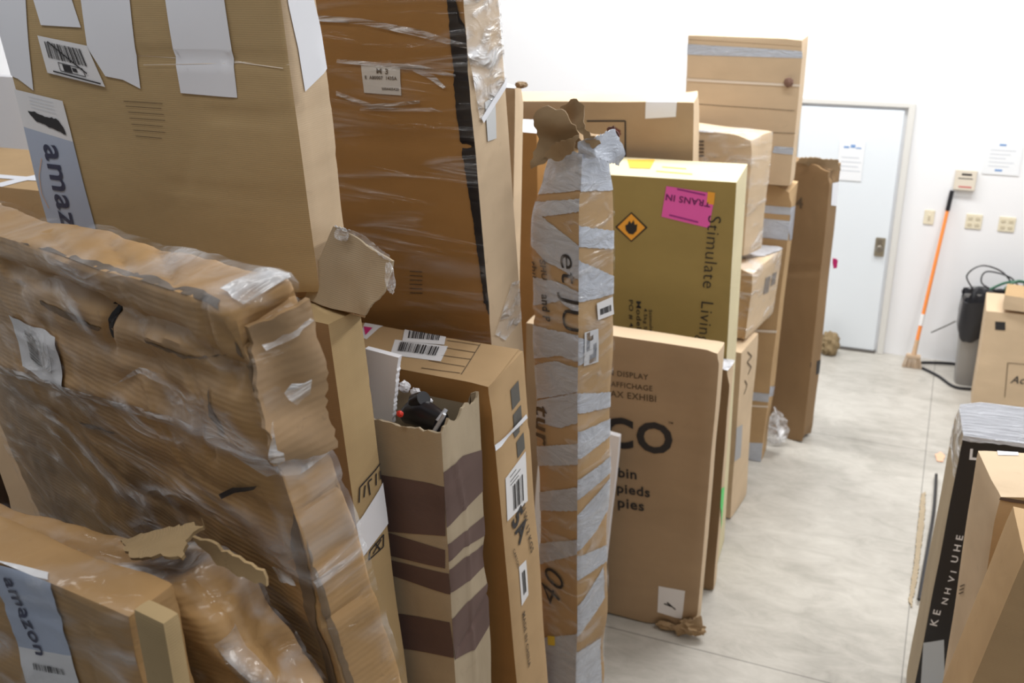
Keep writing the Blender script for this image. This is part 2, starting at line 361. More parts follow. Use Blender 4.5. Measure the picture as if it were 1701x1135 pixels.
bm=bmesh.new()
for c,s in (((-.42,-.02,1.03),(.05,.04,2.06)),((.42,-.02,1.03),(.05,.04,2.06)),((0,-.0195,2.045),(.888,.037,.04))): boxbm(bm,c,s,.004)
link('door_frame',bm,JAMB,dr)
bm=bmesh.new(); boxbm(bm,(-.01,-.02,.008),(.78,.05,.015)); link('threshold',bm,DARK,dr)
bm=bmesh.new(); boxbm(bm,(.315,-.034,.92),(.075,.012,.155),.004); pl=link('lock_plate',bm,STEEL,dr)
bm=bmesh.new(); boxbm(bm,(.31,-.036,.96),(.045,.01,.05),.003); tube(bm,[(.315,-.04,.91),(.315,-.055,.91),(.315,-.07,.91)],[.018,.03,.022],14); link('door_knob',bm,plain('steel_knob',(.32,.29,.25),.3,.9),pl)
def flat(name,x0,x1,z0,z1,y,mat,th=.004,parent=None,bev=0):
    bm=bmesh.new(); boxbm(bm,((x0+x1)/2,y,(z0+z1)/2),(x1-x0,th,z1-z0),bev); return link(name,bm,mat,parent)
def lines_on(name,parent,segs,y,mat,wd=.006):
    bm=bmesh.new()
    for x0,z0,x1,z1 in segs: boxbm(bm,((x0+x1)/2,y,(z0+z1)/2),(max(wd,x1-x0),.001,max(wd,abs(z1-z0))))
    return link(name,bm,mat,parent,False)
PB=plain('notice_blue_ink',(.18,.33,.62),.6); PG=plain('faint_grey_ink',(.56,.60,.66),.6); NP=plain('notice_paper',(.84,.87,.91),.6)
n=flat('paper_notice',-.775,-.585,1.44,1.76,WY-.034,NP); tag(n,'white paper notice with a blue heading taped to the white door','notice')
lines_on('printed_heading',n,[(-.74,1.695,-.70,1.71),(-.69,1.70,-.655,1.725),(-.65,1.695,-.61,1.705)],WY-.0365,PB)
lines_on('printed_lines',n,[(-.75,1.62-.035*k,-.62+.02*(k%2),1.626-.035*k) for k in range(4)],WY-.0365,PG,.005)
n=flat('paper_notice',.265,.515,1.56,1.80,WY-.004,NP); tag(n,'white paper notice with two blue marks on the wall above the outlets','notice')
lines_on('printed_heading',n,[(.355,1.775,.40,1.79),(.35,1.585,.40,1.60)],WY-.0065,PB)
lines_on('printed_lines',n,[(.30,1.74-.03*k,.47-.03*(k%3),1.745-.03*k) for k in range(5)],WY-.0065,PG,.004)
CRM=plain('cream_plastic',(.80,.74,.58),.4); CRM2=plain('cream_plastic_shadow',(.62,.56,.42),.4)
def plate(x,z,wd,ht,name,label,kind):
    o=flat(name,x-wd/2,x+wd/2,z-ht/2,z+ht/2,WY-.004,CRM,.008,None,.003); tag(o,label,'outlet' if kind!='switch' else 'switch')
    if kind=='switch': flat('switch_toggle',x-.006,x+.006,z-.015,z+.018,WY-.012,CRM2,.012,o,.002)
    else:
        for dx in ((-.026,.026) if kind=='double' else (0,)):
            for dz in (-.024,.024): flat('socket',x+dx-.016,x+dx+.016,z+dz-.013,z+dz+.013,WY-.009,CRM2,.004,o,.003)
plate(-.055,1.19,.075,.115,'light_switch','cream light switch plate on the wall beside the door frame','switch')
plate(.265,1.185,.115,.115,'outlet_cover','cream double outlet plate on the wall right of the orange broom','double')
plate(.495,1.185,.115,.115,'outlet_cover','cream double outlet plate at the right end of the wall row','double')
sg=flat('wall_sign_box',.085,.235,1.43,1.585,WY-.02,plain('beige_sign',(.74,.68,.58),.5),.04,None,.004); tag(sg,'small beige box with dark and red print on the wall above the broom','sign')
lines_on('printed_marks',sg,[(.13,1.545,.20,1.56),(.11,1.52,.21,1.523)],WY-.041,INK); lines_on('red_lettering',sg,[(.12,1.452,.21,1.462)],WY-.041,plain('dull_red_ink',(.6,.12,.12),.6))
# ------------------------------------------------------------------ left row, far to near
def simple(args,name,label,mat,side=None,group=GL,**k):
    b=Box(*args,name,label,group,**k); b.body(mat,sidemat=side); return b
# tall far box on top
b=simple(((-1.155,6.09,1.929), (0.0053,0.0092,0.0152), (0.6605,0.1993,0.8465)),'cardboard_box','tall pinkish cardboard box standing highest of all against the back wall',KL,step=.05,crush=[((.33,-.1,.86),.12,(-.012,0,-.006))])
b.decal('F',[(-0.3375,0.7975),(0.3357,0.7803),(0.3395,0.741),(-0.3342,0.7361)],BLUT,'tape_strip')
b.decal('F',[(-0.3407,0.8585),(0.33,0.8389),(0.3332,0.8064),(-0.3389,0.8247)],KL,'tape_strip',off=.0015)
b.decal('F',[(0.2165,0.2335),(0.3478,0.2322),(0.345,0.1894),(0.2094,0.1937)],BLUT,'tape_strip')
b.decal('F',[(-0.3633,0.5996),(0.3669,0.5957),(0.3682,0.5823),(-0.3626,0.5856)],STRAP,'strap',off=.004)
wad('strap_knot',[(-0.8792,5.97,2.533)][0],(.035,.012,.035),plain('brown_knot',(.2,.11,.08),.6),b.root,3,3)
b.strokes('F',[[(-0.3048,0.4541),(0.3141,0.4466)],[(-0.3112,0.2989),(0.3331,0.3157)]],.003,BROWNI,'crease_line')
# box below it, taped
b=simple(((-1.173,6.153,0.0103), (-0.0049,0.0283,-0.0202), (0.62,0.1881,1.902)),'cardboard_box','brown box with grey tape bands carrying the tall pinkish box',KR,step=.05,amp=.008,crush=[((.31,-.09,1.9),.1,(-.02,0,-.03))])
[b.decal('F',q_,DUCT,'duct_tape') for q_ in ([(0.1197,1.774),(0.3366,1.778),(0.3346,1.732),(0.1247,1.725)],[(0.1282,1.691),(0.3389,1.695),(0.3456,1.573),(0.1407,1.569)],[(0.1622,0.5054),(0.3344,0.5197),(0.3332,0.4574),(0.1682,0.4441)])]
[b.decal('R',q_,DUCT,'duct_tape') for q_ in ([(-0.7665,0.8643),(0.4902,0.317),(0.537,0.2379),(-0.712,0.7475)],[(-0.2028,1.807),(0.2831,1.698),(0.4552,1.447),(-0.0456,1.554)])]
b.decal('F',[(0.1191,0.9482),(0.3651,0.9757),(0.367,0.9594),(0.1207,0.9315)],STRAP,'strap',off=.003)
b.decal('F',[(0.1716,0.4089),(0.4243,0.4462),(0.4257,0.4332),(0.1729,0.3957)],STRAP,'strap',off=.003)
b.decal('F',[(0.1991,0.1267),(0.3185,0.1458),(0.3173,0.001),(0.2139,-0.0247)],DUCT,'duct_tape')
wad('film_tail',[(-0.821,6.345,0.12)][0],(.085,.06,.13),FILM2,b.root,8,4,.8)
slab('film_strip',[(-0.8251,6.1,0.4062),(-0.8256,6.25,0.3337),(-0.7343,6.3,0.0508),(-0.7639,6.15,0.1236)],FILM2,.001,.004,b.root,.02,3)
# dark tall box
b=simple(((-0.9089,6.567,0.0006), (-0.0086,-0.0025,-0.2786), (0.6,0.1528,1.955)),'cardboard_box','tall dark brown cardboard box standing nearest the white door',KD,step=.03,amp=.006,r=.006,
  creases=[('F',[(-0.0039,1.202),(0.4019,1.309)],.006,.02),('F',[(0.1577,1.925),(0.3166,0.0145)],.004,.012)],crush=[((.3,-.05,1.95),.12,(-.02,0,-.04)),((.05,0,1.95),.1,(0,0,-.03)),((.3,0,0),.12,(-.02,0,.03))])
b.decal('R',[(-0.0376,1.844),(0.09,1.826),(0.1151,1.658),(-0.0287,1.698)],PAPER,'paper_label')
b.decal('F',[(0.2959,0.6204),(0.3341,0.6217),(0.3335,0.586),(0.2952,0.5845)],INK,'ink_spot')
b.decal('R',[(0.0062,0.6005),(0.1736,0.5675),(0.1808,0.4545),(0.0099,0.4999)],INK,'black_patch')
slab('torn_flap',[(-0.867,6.47,1.958),(-0.7765,6.47,1.942),(-0.7704,6.47,1.996),(-0.7501,6.47,1.936),(-0.6802,6.47,1.933),(-0.5921,6.47,1.925),(-0.6133,6.47,1.992),(-0.6788,6.47,1.994),(-0.7667,6.47,1.996),(-0.8401,6.47,1.991)],TORN,.01,.008,b.root,.01,5)
b.text('F','4',[(0.0898,1.66),(0.1388,1.664)],mat=BROWNI)
# magenta tag, paper lump
o=slab('paper_tag',[(-0.5967,6.62,1.306),(-0.5609,6.62,1.293),(-0.5631,6.62,1.238),(-0.5855,6.62,1.231)],MAG,.004,.004,None,.004,2); tag(o,'small magenta paper tag poking out behind the tall dark box','tag')
o=wad('crumpled_paper',[(-0.673,8.02,0.09)][0],(.10,.08,.135),plain('brown_paper',(.26,.19,.10),.8),None,11,4,.6); tag(o,'crumpled brown paper lump on the floor beside the door threshold','paper')
# X lower box, U tilted, V top, Q, T
b=simple(((-1.001,5.46,0.0061), (-0.0003,-0.0048,-0.1087), (0.22,0.3186,1.12)),'cardboard_box','light cardboard box standing on the aisle floor under the sagging wrapped box',KL,KL,step=.05,amp=.01)
b.strokes('R',[[(-0.0532,1.082),(0.0285,1.022),(-0.0509,1.016),(0.0322,0.9502),(-0.0208,0.9255)],[(-0.0674,0.8159),(-0.0174,0.8532),(-0.0749,0.9095)]],.01,BROWNI,'printed_marks')
b.decal('R',[(-0.2274,0.6525),(-0.0487,0.6066),(-0.0378,0.3736),(-0.2073,0.42)],plain('grey_print',(.35,.35,.36),.6),'printed_patch')
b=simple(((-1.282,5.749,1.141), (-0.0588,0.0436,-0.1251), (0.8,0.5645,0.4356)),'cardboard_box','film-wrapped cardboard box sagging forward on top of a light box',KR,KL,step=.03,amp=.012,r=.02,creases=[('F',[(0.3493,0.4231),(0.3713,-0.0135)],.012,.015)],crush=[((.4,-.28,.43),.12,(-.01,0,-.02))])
b.wrap('FRT',FILM)
b.decal('T',[(0.2504,-0.1504),(0.3653,-0.0002),(0.4027,0.28),(0.2628,0.2341)],SILV,'bunched_film',off=.006,jag=.01)
b.decal('R',[[(-0.04,0.3265),(0.0745,0.3115),(0.0894,0.2008),(-0.0264,0.2178)],[(0.1101,0.3136),(0.203,0.301),(0.2022,0.224),(0.111,0.2332)]],plain('faded_ink',(.22,.19,.17),.6),'printed_block')
b=simple(((-1.275,5.717,1.617), (-0.0427,-0.0107,-0.3318), (0.7,0.2196,0.6864)),'cardboard_box','pale film-wrapped cardboard box stacked behind the gold carton with a printed front',KL,KL,step=.03,amp=.008,r=.015,crush=[((.35,-.1,.7),.12,(-.01,.0,-.02))])
b.decal('F',[(-0.0422,0.6878),(0.3475,0.7197),(0.3493,0.7004),(-0.0408,0.6676)],SILV,'film_edge',off=.004,jag=.006)
b.wrap('FRT',FILM)
b.strokes('F',[[(0.0109,0.6188),(0.0425,0.6225)],[(0.0124,0.5985),(0.044,0.6023)],[(0.0139,0.5782),(0.0456,0.582)],[(0.0154,0.5578),(0.0471,0.5617)],[(0.0169,0.5373),(0.0486,0.5413)]],.012,BROWNI,'printed_text')
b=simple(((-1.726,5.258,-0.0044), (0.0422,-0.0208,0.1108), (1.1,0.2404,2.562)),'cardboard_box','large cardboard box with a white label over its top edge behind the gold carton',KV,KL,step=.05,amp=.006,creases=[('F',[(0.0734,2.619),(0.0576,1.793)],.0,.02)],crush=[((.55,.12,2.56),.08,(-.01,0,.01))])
b.decal('F',[(0.3024,2.589),(0.4625,2.587),(0.4577,2.486),(0.2993,2.475)],PAPER,'paper_label')
b.decal('T',[(0.3085,-0.137),(0.2863,0.063),(0.4427,0.0371),(0.4695,-0.1863)],PAPER,'paper_label')
b.strokes('F',[[(-0.0105,2.458),(0.1951,2.461),(0.1933,2.266)]],.008,INK,'printed_frame')
b.strokes('F',[[(0.1276,2.422),(0.1658,2.4),(0.1398,2.374)],[(0.1523,2.349),(0.1646,2.297)]],.022,plain('maroon_ink',(.13,.03,.03),.6),'printed_symbol')
# gold carton
b=simple(((-1.315,4.854,0.0033), (0.0191,-0.0048,0.0494), (0.86,0.3501,2.276)),'gold_carton','gold printed carton with pink sticker and orange hazard diamond behind the large plain box',KT,KTs,step=.06,amp=.002,r=.004)
b.text('F','Stimulate  Living',[(0.3052,2.105),(0.2831,1.433)],mat=INK,hs=.95,bold=-.008,off=.004)
q=[(0.0962,2.237),(0.3318,2.214),(0.3109,2.042),(0.0766,2.082)]
lb=b.decal('F',q,PINK,'pink_sticker',off=.0025)
b.text('F','TRANS IN',[(0.3135,2.177),(0.0973,2.198)],mat=plain('purple_ink',(.16,.015,.12),.5),parent=lb,bold=.02,hs=.95,off=.004)
b.decal('F',[(0.2971,2.223),(0.3315,2.22),(0.3286,2.16),(0.2939,2.164)],ORANGE,'orange_sticker',off=.004,parent=lb)
b.strokes('F',[[(0.1493,2.226),(0.2864,2.205)],[(0.115,2.094),(0.2574,2.068)]],.008,plain('purple_ink2',(.35,.03,.25),.5),'fine_print',parent=lb,off=.004)
hz=b.decal('F',[(-0.0746,2.095),(0.0087,2.021),(-0.0725,1.939),(-0.1568,2.011)],INK,'hazard_label',off=.0025)
b.decal('F',[(-0.0745,2.086),(-0.0034,2.02),(-0.0726,1.948),(-0.1444,2.012)],ORANGE,'orange_diamond',off=.0035,parent=hz)
b.decal('F',[(-0.0922,2.031),(-0.0832,2.051),(-0.0738,2.036),(-0.0618,2.056),(-0.0554,2.031),(-0.0432,2.035),(-0.0457,2.001),(-0.0639,1.98),(-0.0854,1.982),(-0.101,2),(-0.1044,2.024)],INK,'flame_symbol',off=.005,parent=hz)
for k,(a,t) in enumerate(zip([(0.0238,1.584),(-0.0015,1.588),(-0.0431,1.623),(-0.0811,1.626)],('Stimulate','4.5kg Size','Model 3','PO # 480'))):
    e=[(0.0333,1.429),(0.0015,1.425),(-0.0368,1.421),(-0.0754,1.423)][k]
    b.text('F',t,a,e,mat=INK,hs=.62,bold=.01)
b.decal('T',[(-0.1743,0.1209),(-0.0362,0.1509),(-0.0192,-0.028),(-0.1208,-0.0387)],ORANGE,'orange_label')
b.decal('T',[(0.2599,0.0812),(0.2943,0.0888),(0.3024,0.0086),(0.2685,0.001)],PAPER,'paper_label')
b.strokes('T',[[(0.02,-0.0661),(0.202,-0.0826)],[(0.031,0.0187),(0.1537,0.0104)]],.01,YEL,'printed_line')
# box O between the tube and the wall
def bx(name,label,loc,dim,mat,rz=0,side=None,group=GL,ry=0,rx=0,**k):
    b=Box(loc,(R(rx),R(ry),R(rz)),dim,name,label,group,**k); b.body(mat,sidemat=side); return b
b=bx('cardboard_box','dark brown box with a white covered top half hidden behind the taped tube',(-2.25,4.62,.002),(.86,.3,2.49),KB,step=.06,amp=.004)
b.decal('T',[(-.45,-.15),(.45,-.15),(.45,.15),(-.45,.15)],PAPER,'paper_cover')
b=simple(((-1.756,3.391,0.0063), (-0.0293,0.0353,0.1326), (0.35,0.1284,2.883)),'cardboard_box','narrow pale box leaning behind the film-wrapped brown box',KG,KL,step=.04,amp=.004,crush=[((.17,.06,2.88),.06,(-.01,0,-.02))])
b.decal('T',[(-.17,-.06),(.17,-.06),(.17,.06),(-.17,.06)],PAPER,'white_top')
wad('torn_corner',[(-1.451,3.42,2.9)][0],(.03,.03,.016),TORN,b.root,4,3)
# box behind the large plain box
b=simple(((-1.246,4.589,0.0103), (0,0.0085,0.0425), (0.8,0.1015,1.359)),'cardboard_box','thin cardboard box with a green sticker behind the large plain box',KD,KL,step=.03,amp=.006,r=.012,crush=[((.4,-.07,1.34),.09,(-.02,.0,-.02))])
b.decal('R',[(-0.0994,0.6789),(0.1811,0.5703),(0.2594,0.3274),(0.0185,0.3614)],GREEN,'green_sticker')
b.strokes('R',[[(0.3393,0.2779),(0.3152,0.0876)]],.012,plain('red_print',(.6,.1,.08),.6),'red_line')
b.decal('T',[(0.3402,-0.1313),(0.4119,-0.1214),(0.4173,0.0435),(0.333,0.0766)],SILV,'torn_film',jag=.01,off=.004)
# large plain box with CO lettering
b=simple(((-1.325,4.221,0.0115), (0.0025,0.0197,0.022), (0.95,0.12,1.62)),'cardboard_box','large flat cardboard box lettered CO standing on edge on the aisle floor',KV,KL,step=.03,amp=.005,r=.01,
  creases=[('F',[(0.4336,1.565),(0.4452,0.1306)],-.004,.03)],crush=[((.475,-.06,0),.14,(-.03,.02,.035)),((.475,-.06,1.62),.07,(-.01,0,-.012)),((.3,-.06,0),.08,(0,.02,.012))])
b.text('F','CO',[(-0.0571,1.028),(0.2879,1.043)],mat=INK,hs=1.0,bold=.03)
for t,p in (('EN DISPLAY',[(-0.0659,1.411),(0.1502,1.42)]),('& AFFICHAGE',[(-0.0671,1.352),(0.1734,1.364)]),('MAX EXHIBI',[(-0.0654,1.297),(0.1937,1.31)])): b.text('F',t,p[0],p[1],mat=BROWNI,hs=1.05,bold=.01)
for t,p in (('6 bin',[(-0.0423,0.8543),(0.119,0.866)]),('6 pieds',[(-0.0459,0.7649),(0.1908,0.7776)]),('8 pies',[(-0.0432,0.6793),(0.1642,0.6897)])): b.text('F',t,p[0],p[1],mat=INK,hs=1.0,bold=.02)
b.text('F','TM',[(0.2579,1.206),(0.2813,1.207)],mat=BROWNI)
q=[(0.2613,0.2536),(0.3992,0.2624),(0.3952,0.0768),(0.2637,0.0881)]
lb=b.decal('F',q,LABEL,'white_sticker')
b.strokes('F',[[(0.2955,0.152),(0.3341,0.144),(0.3107,0.1642),(0.357,0.1314)]],.008,INK,'scribble',parent=lb)
wad('torn_corner',[(-0.8679,4.15,0.0661)][0],(.075,.04,.045),TORN,b.root,6,4,.8)
wad('torn_edge',[(-1.006,4.15,0.0322)][0],(.06,.02,.025),TORN,b.root,9,4,.8)
slab('torn_flap',[(-0.9635,4.13,0.0526),(-0.8274,4.16,0.1473),(-0.8069,4.13,0.0692),(-0.9298,4.13,0.0084)],TORN,.006,.01,b.root,.03,4)
# white foam board
b=simple(((-1.532,4.021,0.0193), (-0.0122,0.0833,0.0056), (0.4,0.04,1.18)),'foam_board','thin white board leaning between the taped tube and the plain box',FOAM,cat='board',group=None,step=.08,amp=.006,r=.008)
# ------------------------------------------------------------------ tape-wrapped tube
cr=[('F',[(-0.1194,2.17),(0.0975,2.141)],.006,.01)]
b=Box((-1.17,3.175,0.0079), (0.0299,0.0299,-0.3236), (0.1979,0.1973,2.811),'taped_carton','tall narrow carton bound in silver duct tape with a torn open top',GL,r=.01,amp=.014,freq=4,seed=3,step=.018,creases=cr,
   crush=[((-.1,-.1,2.82),.30,(.035,.03,-.03)),((.1,.1,2.82),.25,(-.02,-.02,-.02)),((.1,-.1,2.82),.15,(-.01,.01,-.02)),((.1,.1,.9),.3,(.012,.0,0)),((-.1,-.1,1.9),.25,(-.01,0,0))])
b.body(KR)
FT=[[(-0.1333,2.782),(0.1114,2.821),(0.113,2.666),(-0.1373,2.612)],[(-0.1434,2.581),(0.1133,2.636),(0.1138,2.592),(-0.1449,2.517)],[(-0.1444,2.539),(-0.0589,2.544),(0.1151,2.463),(0.1163,2.346),(-0.0475,2.388),(-0.1461,2.467)],
 [(-0.1499,2.311),(0.0051,2.322),(0.1167,2.303),(0.1176,2.215),(0.0181,2.254),(-0.153,2.184)],[(-0.1429,2.128),(0.1183,2.148),(0.1193,2.044),(0.0176,2.047),(-0.1465,1.97)],[(-0.1472,1.94),(0.0039,2.019),(0.1196,2.021),(0.1204,1.938),(-0.025,1.858),(-0.1504,1.798)],
 [(-0.1417,1.791),(0.1205,1.934),(0.1216,1.817),(0.0169,1.748),(-0.1283,1.724)],[(-0.1305,1.612),(0.1225,1.728),(0.1234,1.642),(-0.1323,1.522)],[(-0.1192,1.404),(0.1244,1.543),(0.1255,1.437),(-0.1177,1.32)],[(-0.1205,1.159),(0.1268,1.309),(0.1275,1.245),(-0.116,1.057)],[(-0.0826,0.7002),(0.1314,0.8576),(0.1343,0.5736),(-0.0691,0.4421)]]
RT=[[(-0.1222,2.852),(0.1197,2.833),(0.1291,2.607),(-0.1208,2.663)],[(-0.12,2.548),(0.1354,2.455),(0.1382,2.389),(-0.1194,2.476)],[(-0.1191,2.434),(0.143,2.275),(0.1449,2.228),(-0.1179,2.272)],[(-0.117,2.149),(0.0017,2.086),(0.0028,2.033),(-0.1161,2.028)],
 [(-0.1154,1.926),(0.1619,1.82),(0.1643,1.763),(-0.1147,1.841)],[(-0.1142,1.766),(0.1392,1.727),(0.1418,1.66),(-0.1134,1.652)],[(-0.1127,1.561),(0.1258,1.574),(0.1283,1.505),(-0.112,1.467)],[(-0.1115,1.399),(0.0985,1.479),(0.1031,1.337),(0.0201,1.27),(-0.1103,1.232)],
 [(-0.1102,1.217),(0.0931,1.155),(0.0954,1.079),(-0.1093,1.102)],[(-0.1083,0.9674),(0.0639,1.069),(0.0681,0.9136),(-0.1072,0.8135)],[(-0.1066,0.7345),(0.0658,0.6931),(0.0729,0.4207),(-0.1053,0.5558)]]
for p in FT: b.decal('F',p,DUCT,'duct_tape',off=.003,jag=.004)
for p in RT: b.decal('R',p,DUCT,'duct_tape',off=.003,jag=.004)
b.wrap('FR',wrapmat('tube_clear_tape',base=.0,streak=.28,scale=(4,4,10),lo=.6,hi=1.0),off=.006,name='clear_tape')
b.text('F','SHU',[(-0.0635,2.388),(-0.0564,2.315)],mat=BROWNI,hs=.85,bold=.03,off=.005); b.text('F','thu',[(-0.1044,2.374),(-0.1,2.312)],mat=BROWNI,hs=.8,off=.005)
b.text('F','et JU',[(0.0212,2.43),(0.0366,2.157)],mat=INK,hs=.8,bold=.0,off=.005); b.text('F','and P',[(-0.0598,2.26),(-0.05,2.162)],mat=INK,hs=1.1,bold=.03,off=.005)
b.text('F','tur',[(-0.0973,1.807),(-0.0911,1.646)],mat=BROWNI,hs=.8,off=.005)
b.text('F','40',[(-0.0009,0.8992),(0.0456,1.075)],mat=INK,hs=.8,bold=-.005,off=.006)
b.decal('F',[(-0.0464,0.7377),(-0.0078,0.7572),(-0.0081,0.7058),(-0.0469,0.6858)],YEL,'yellow_sticker',off=.005)
q=[(-0.0051,2.237),(0.0845,2.232),(0.0904,2.163),(-0.0003,2.172)]
lb=b.decal('R',q,LABEL,'white_label',off=.007); b.bars('R',sub(q,.15,.4,.85,.75),lb,14,off=.0085)
q=[(-0.0741,2.151),(0.0004,2.14),(0.0034,2.009),(-0.0724,2.02)]; lb=b.decal('R',q,plain('grey_label',(.6,.62,.66),.4),'grey_label',off=.006)
# crumpled torn cardboard flaps at its top
slab('torn_flap',[(-1.223,2.98,2.716),(-1.203,2.98,2.811),(-1.21,2.98,2.887),(-1.185,2.98,2.915),(-1.124,2.98,2.911),(-1.07,2.98,2.866),(-1.062,2.98,2.808),(-1.094,2.98,2.764),(-1.156,2.98,2.752)],TORN,.005,.01,b.root,.07,7,step=.015)
slab('torn_flap',[(-1.181,2.94,2.759),(-1.144,2.94,2.804),(-1.079,2.94,2.831),(-1.048,2.94,2.844),(-1.069,2.94,2.79),(-1.13,2.94,2.747)],TORN,.005,.006,b.root,.04,9,step=.015)
slab('torn_flap',[(-1.153,3.03,2.904),(-1.102,3.03,2.929),(-1.062,3.03,2.905),(-1.05,2.98,2.849),(-0.9872,2.96,2.81),(-1.013,2.95,2.795),(-1.074,2.97,2.849),(-1.133,3.03,2.863)],TORN,.005,.008,b.root,.04,12,step=.015)
slab('torn_flap',[(-1.018,3.1,2.829),(-0.9939,3.1,2.842),(-0.9731,3.1,2.808),(-0.9803,3.1,2.761),(-1.009,3.1,2.786)],plain('dark_red_card',(.12,.05,.04),.7),.004,.006,b.root,.02,14)
slab('tape_end',[(-1.074,2.97,2.81),(-1.02,2.97,2.832),(-0.9913,3.08,2.834),(-0.9722,3.1,2.761),(-0.9836,3.1,2.711),(-1.01,2.97,2.764),(-1.07,2.97,2.76)],DUCT,.003,.006,b.root,.04,15,step=.015)
# ------------------------------------------------------------------ big brown wrapped box
b=Box((-1.678,2.967,-0.0017), (0.048,-0.0219,-0.0376), (0.9,0.2313,3.45),'cardboard_box','tall orange-brown box in stretch film with a small printed label and painted dark gap',GL,r=.01,amp=.008,freq=2,seed=5,step=.03,
   creases=[('F',[(-0.0482,2.842),(0.2032,2.841),(0.4267,2.839)],.009,.012),('F',[(-0.0046,3.101),(0.4476,3.059)],.005,.02),('F',[(-0.1541,2.215),(0.4924,2.341)],-.006,.03)],crush=[((.45,-.11,3.0),.2,(-.01,.01,0))])
b.body(KB,sidemat=KL)  # dark front board carries the shade of that face in its colour
b.decal('F',[(0.4237,3.292),(0.4514,3.161),(0.4653,2.883),(0.4677,2.679),(0.4636,2.198),(0.44,2.334),(0.4201,2.636),(0.4025,2.844),(0.4032,3.093),(0.4005,3.292)],BLACKP,'painted_gap_shade',off=.004,jag=.004)  # black decal paints the shade of the open gap along the front edge
q=[(0.0792,3.073),(0.218,3.069),(0.2135,2.986),(0.0795,2.99)]; lb=b.decal('F',q,plain('worn_label',(.62,.58,.54),.5),'paper_label',off=.003)
b.text('F','M 3',lerp(q,.4,.25),lerp(q,.7,.25),mat=BROWNI,hs=.8,parent=lb,off=.0045)
b.text('F','E  A80007  1435A',lerp(q,.08,.48),lerp(q,.92,.45),mat=BROWNI,parent=lb,off=.0045); b.text('F','5004405420',lerp(q,.5,.85),lerp(q,.95,.83),mat=BROWNI,parent=lb,off=.0045)
b.strokes('F',[(x,y) for k,(x,y) in enumerate(zip([(0.1703,2.409),(0.1683,2.394),(0.1664,2.378),(0.1645,2.363),(0.1625,2.348),(0.1606,2.332)],[(0.2188,2.412),(0.217,2.397),(0.2152,2.382),(0.2134,2.367),(0.2116,2.351),(0.2097,2.336)]))],.003,BROWNI,'fine_print')
for pl_ in ([(-0.0726,3.222),(0.1005,3.211),(0.3044,3.18),(0.4495,3.141),(0.4482,3.127),(0.282,3.163),(0.0978,3.194),(-0.0758,3.204)],[(-0.0064,3.09),(0.1668,3.082),(0.292,3.077),(0.411,3.051),(0.4101,3.043),(0.2899,3.059),(0.1651,3.07),(-0.0083,3.079)],
            [(0.2704,3.07),(0.3399,3.048),(0.3769,3.014),(0.3663,3.01),(0.3184,3.039),(0.2649,3.059)],[(-0.0226,2.994),(0.1055,2.957),(0.2795,2.974),(0.2785,2.965),(0.1033,2.942),(-0.0251,2.979)],[(0.0593,2.944),(0.3189,2.953),(0.3589,2.94),(0.2756,2.941),(0.0578,2.935)]):
    b.decal('F',pl_,FILMB,'film_fold',off=.007)
b.decal('R',[(-0.1426,3.295),(0.1828,3.255),(0.1275,3.094),(0.112,2.996),(-0.0809,2.91),(-0.119,3.128)],FILM2,'bunched_film',off=.006)
b.decal('R',[(0.1126,3),(0.1368,2.987),(-0.0632,2.897),(-0.0762,2.914)],PAPER,'strap',off=.008)
b.decal('R',[(-0.1035,2.212),(0.0399,2.337),(0.0997,2.324),(0.0977,2.179),(-0.0348,2.159)],FILM2,'bunched_film',off=.006)
b.decal('R',[(-0.0371,2.954),(0.0292,2.958),(0.0165,2.831),(-0.0411,2.836)],plain('faded_blue_tape',(.62,.64,.66),.4),'tape_patch',off=.004)
b.wrap('F',wrapmat('brown_box_film',base=.0,streak=.16,scale=(1.2,1.2,9),rot=(0,.15,0),lo=.65,hi=1.0),off=.006)
# ------------------------------------------------------------------ E labelled box
b=Box((-1.593,2.707,0.0055), (0.0773,-0.0115,-0.0537), (1,0.2403,2.216),'cardboard_box','cardboard box with two barcode labels on top behind the zebra-printed carton',GL,r=.012,amp=.005,seed=6,step=.03,
   creases=[('R',[(-0.1377,2.008),(0.1182,1.953)],.006,.01)],crush=[((.5,-.12,2.2),.08,(-.01,.01,-.012))])
b.body(KB,sidemat=KR)
b.decal('T',[(-0.174,0.1747),(0.3775,0.1668),(0.4804,0.1356),(0.505,-0.1346),(0.0275,-0.1226)],KR,'top_panel',off=.0015)
q1=[(0.0614,0.1168),(0.2072,0.1419),(0.2442,0.0609),(0.1047,0.0317)]; q2=[(0.0728,0.0388),(0.2594,0.0573),(0.2877,-0.0382),(0.1164,-0.0591)]
for q in (q2,q1):
    lb=b.decal('T',q,LABEL,'barcode_label',off=.003 if q is q2 else .0045); b.bars('T',sub(q,.12,.15,.86,.72),lb,30,off=.006)
b.strokes('T',[(x,y) for x,y in zip([(0.235,0.0928),(0.2525,0.0464),(0.2586,-0.0025),(0.2498,-0.047),(0.2522,-0.0949)],[(0.3511,0.0967),(0.3632,0.0496),(0.3695,0.006),(0.374,-0.0412),(0.3801,-0.0827)])]+[[(0.3509,0.1052),(0.3871,-0.088)]],.003,BROWNI,'printed_table')
q=[(-0.0985,0.121),(-0.0261,0.1208),(-0.0169,0.0089),(-0.0479,0.0166)]; lb=b.decal('T',q,LABEL,'hazard_label',off=.003); b.decal('T',[(-0.0791,0.0846),(-0.0445,0.0866),(-0.0354,0.0298)],MAG,'pink_triangle',off=.0045,parent=lb)
b.decal('T',[(-0.1318,0.1489),(-0.0438,0.1484),(-0.0376,0.1313),(-0.121,0.1329)],plain('dull_red_tape',(.5,.12,.12),.5),'red_tape',off=.003)
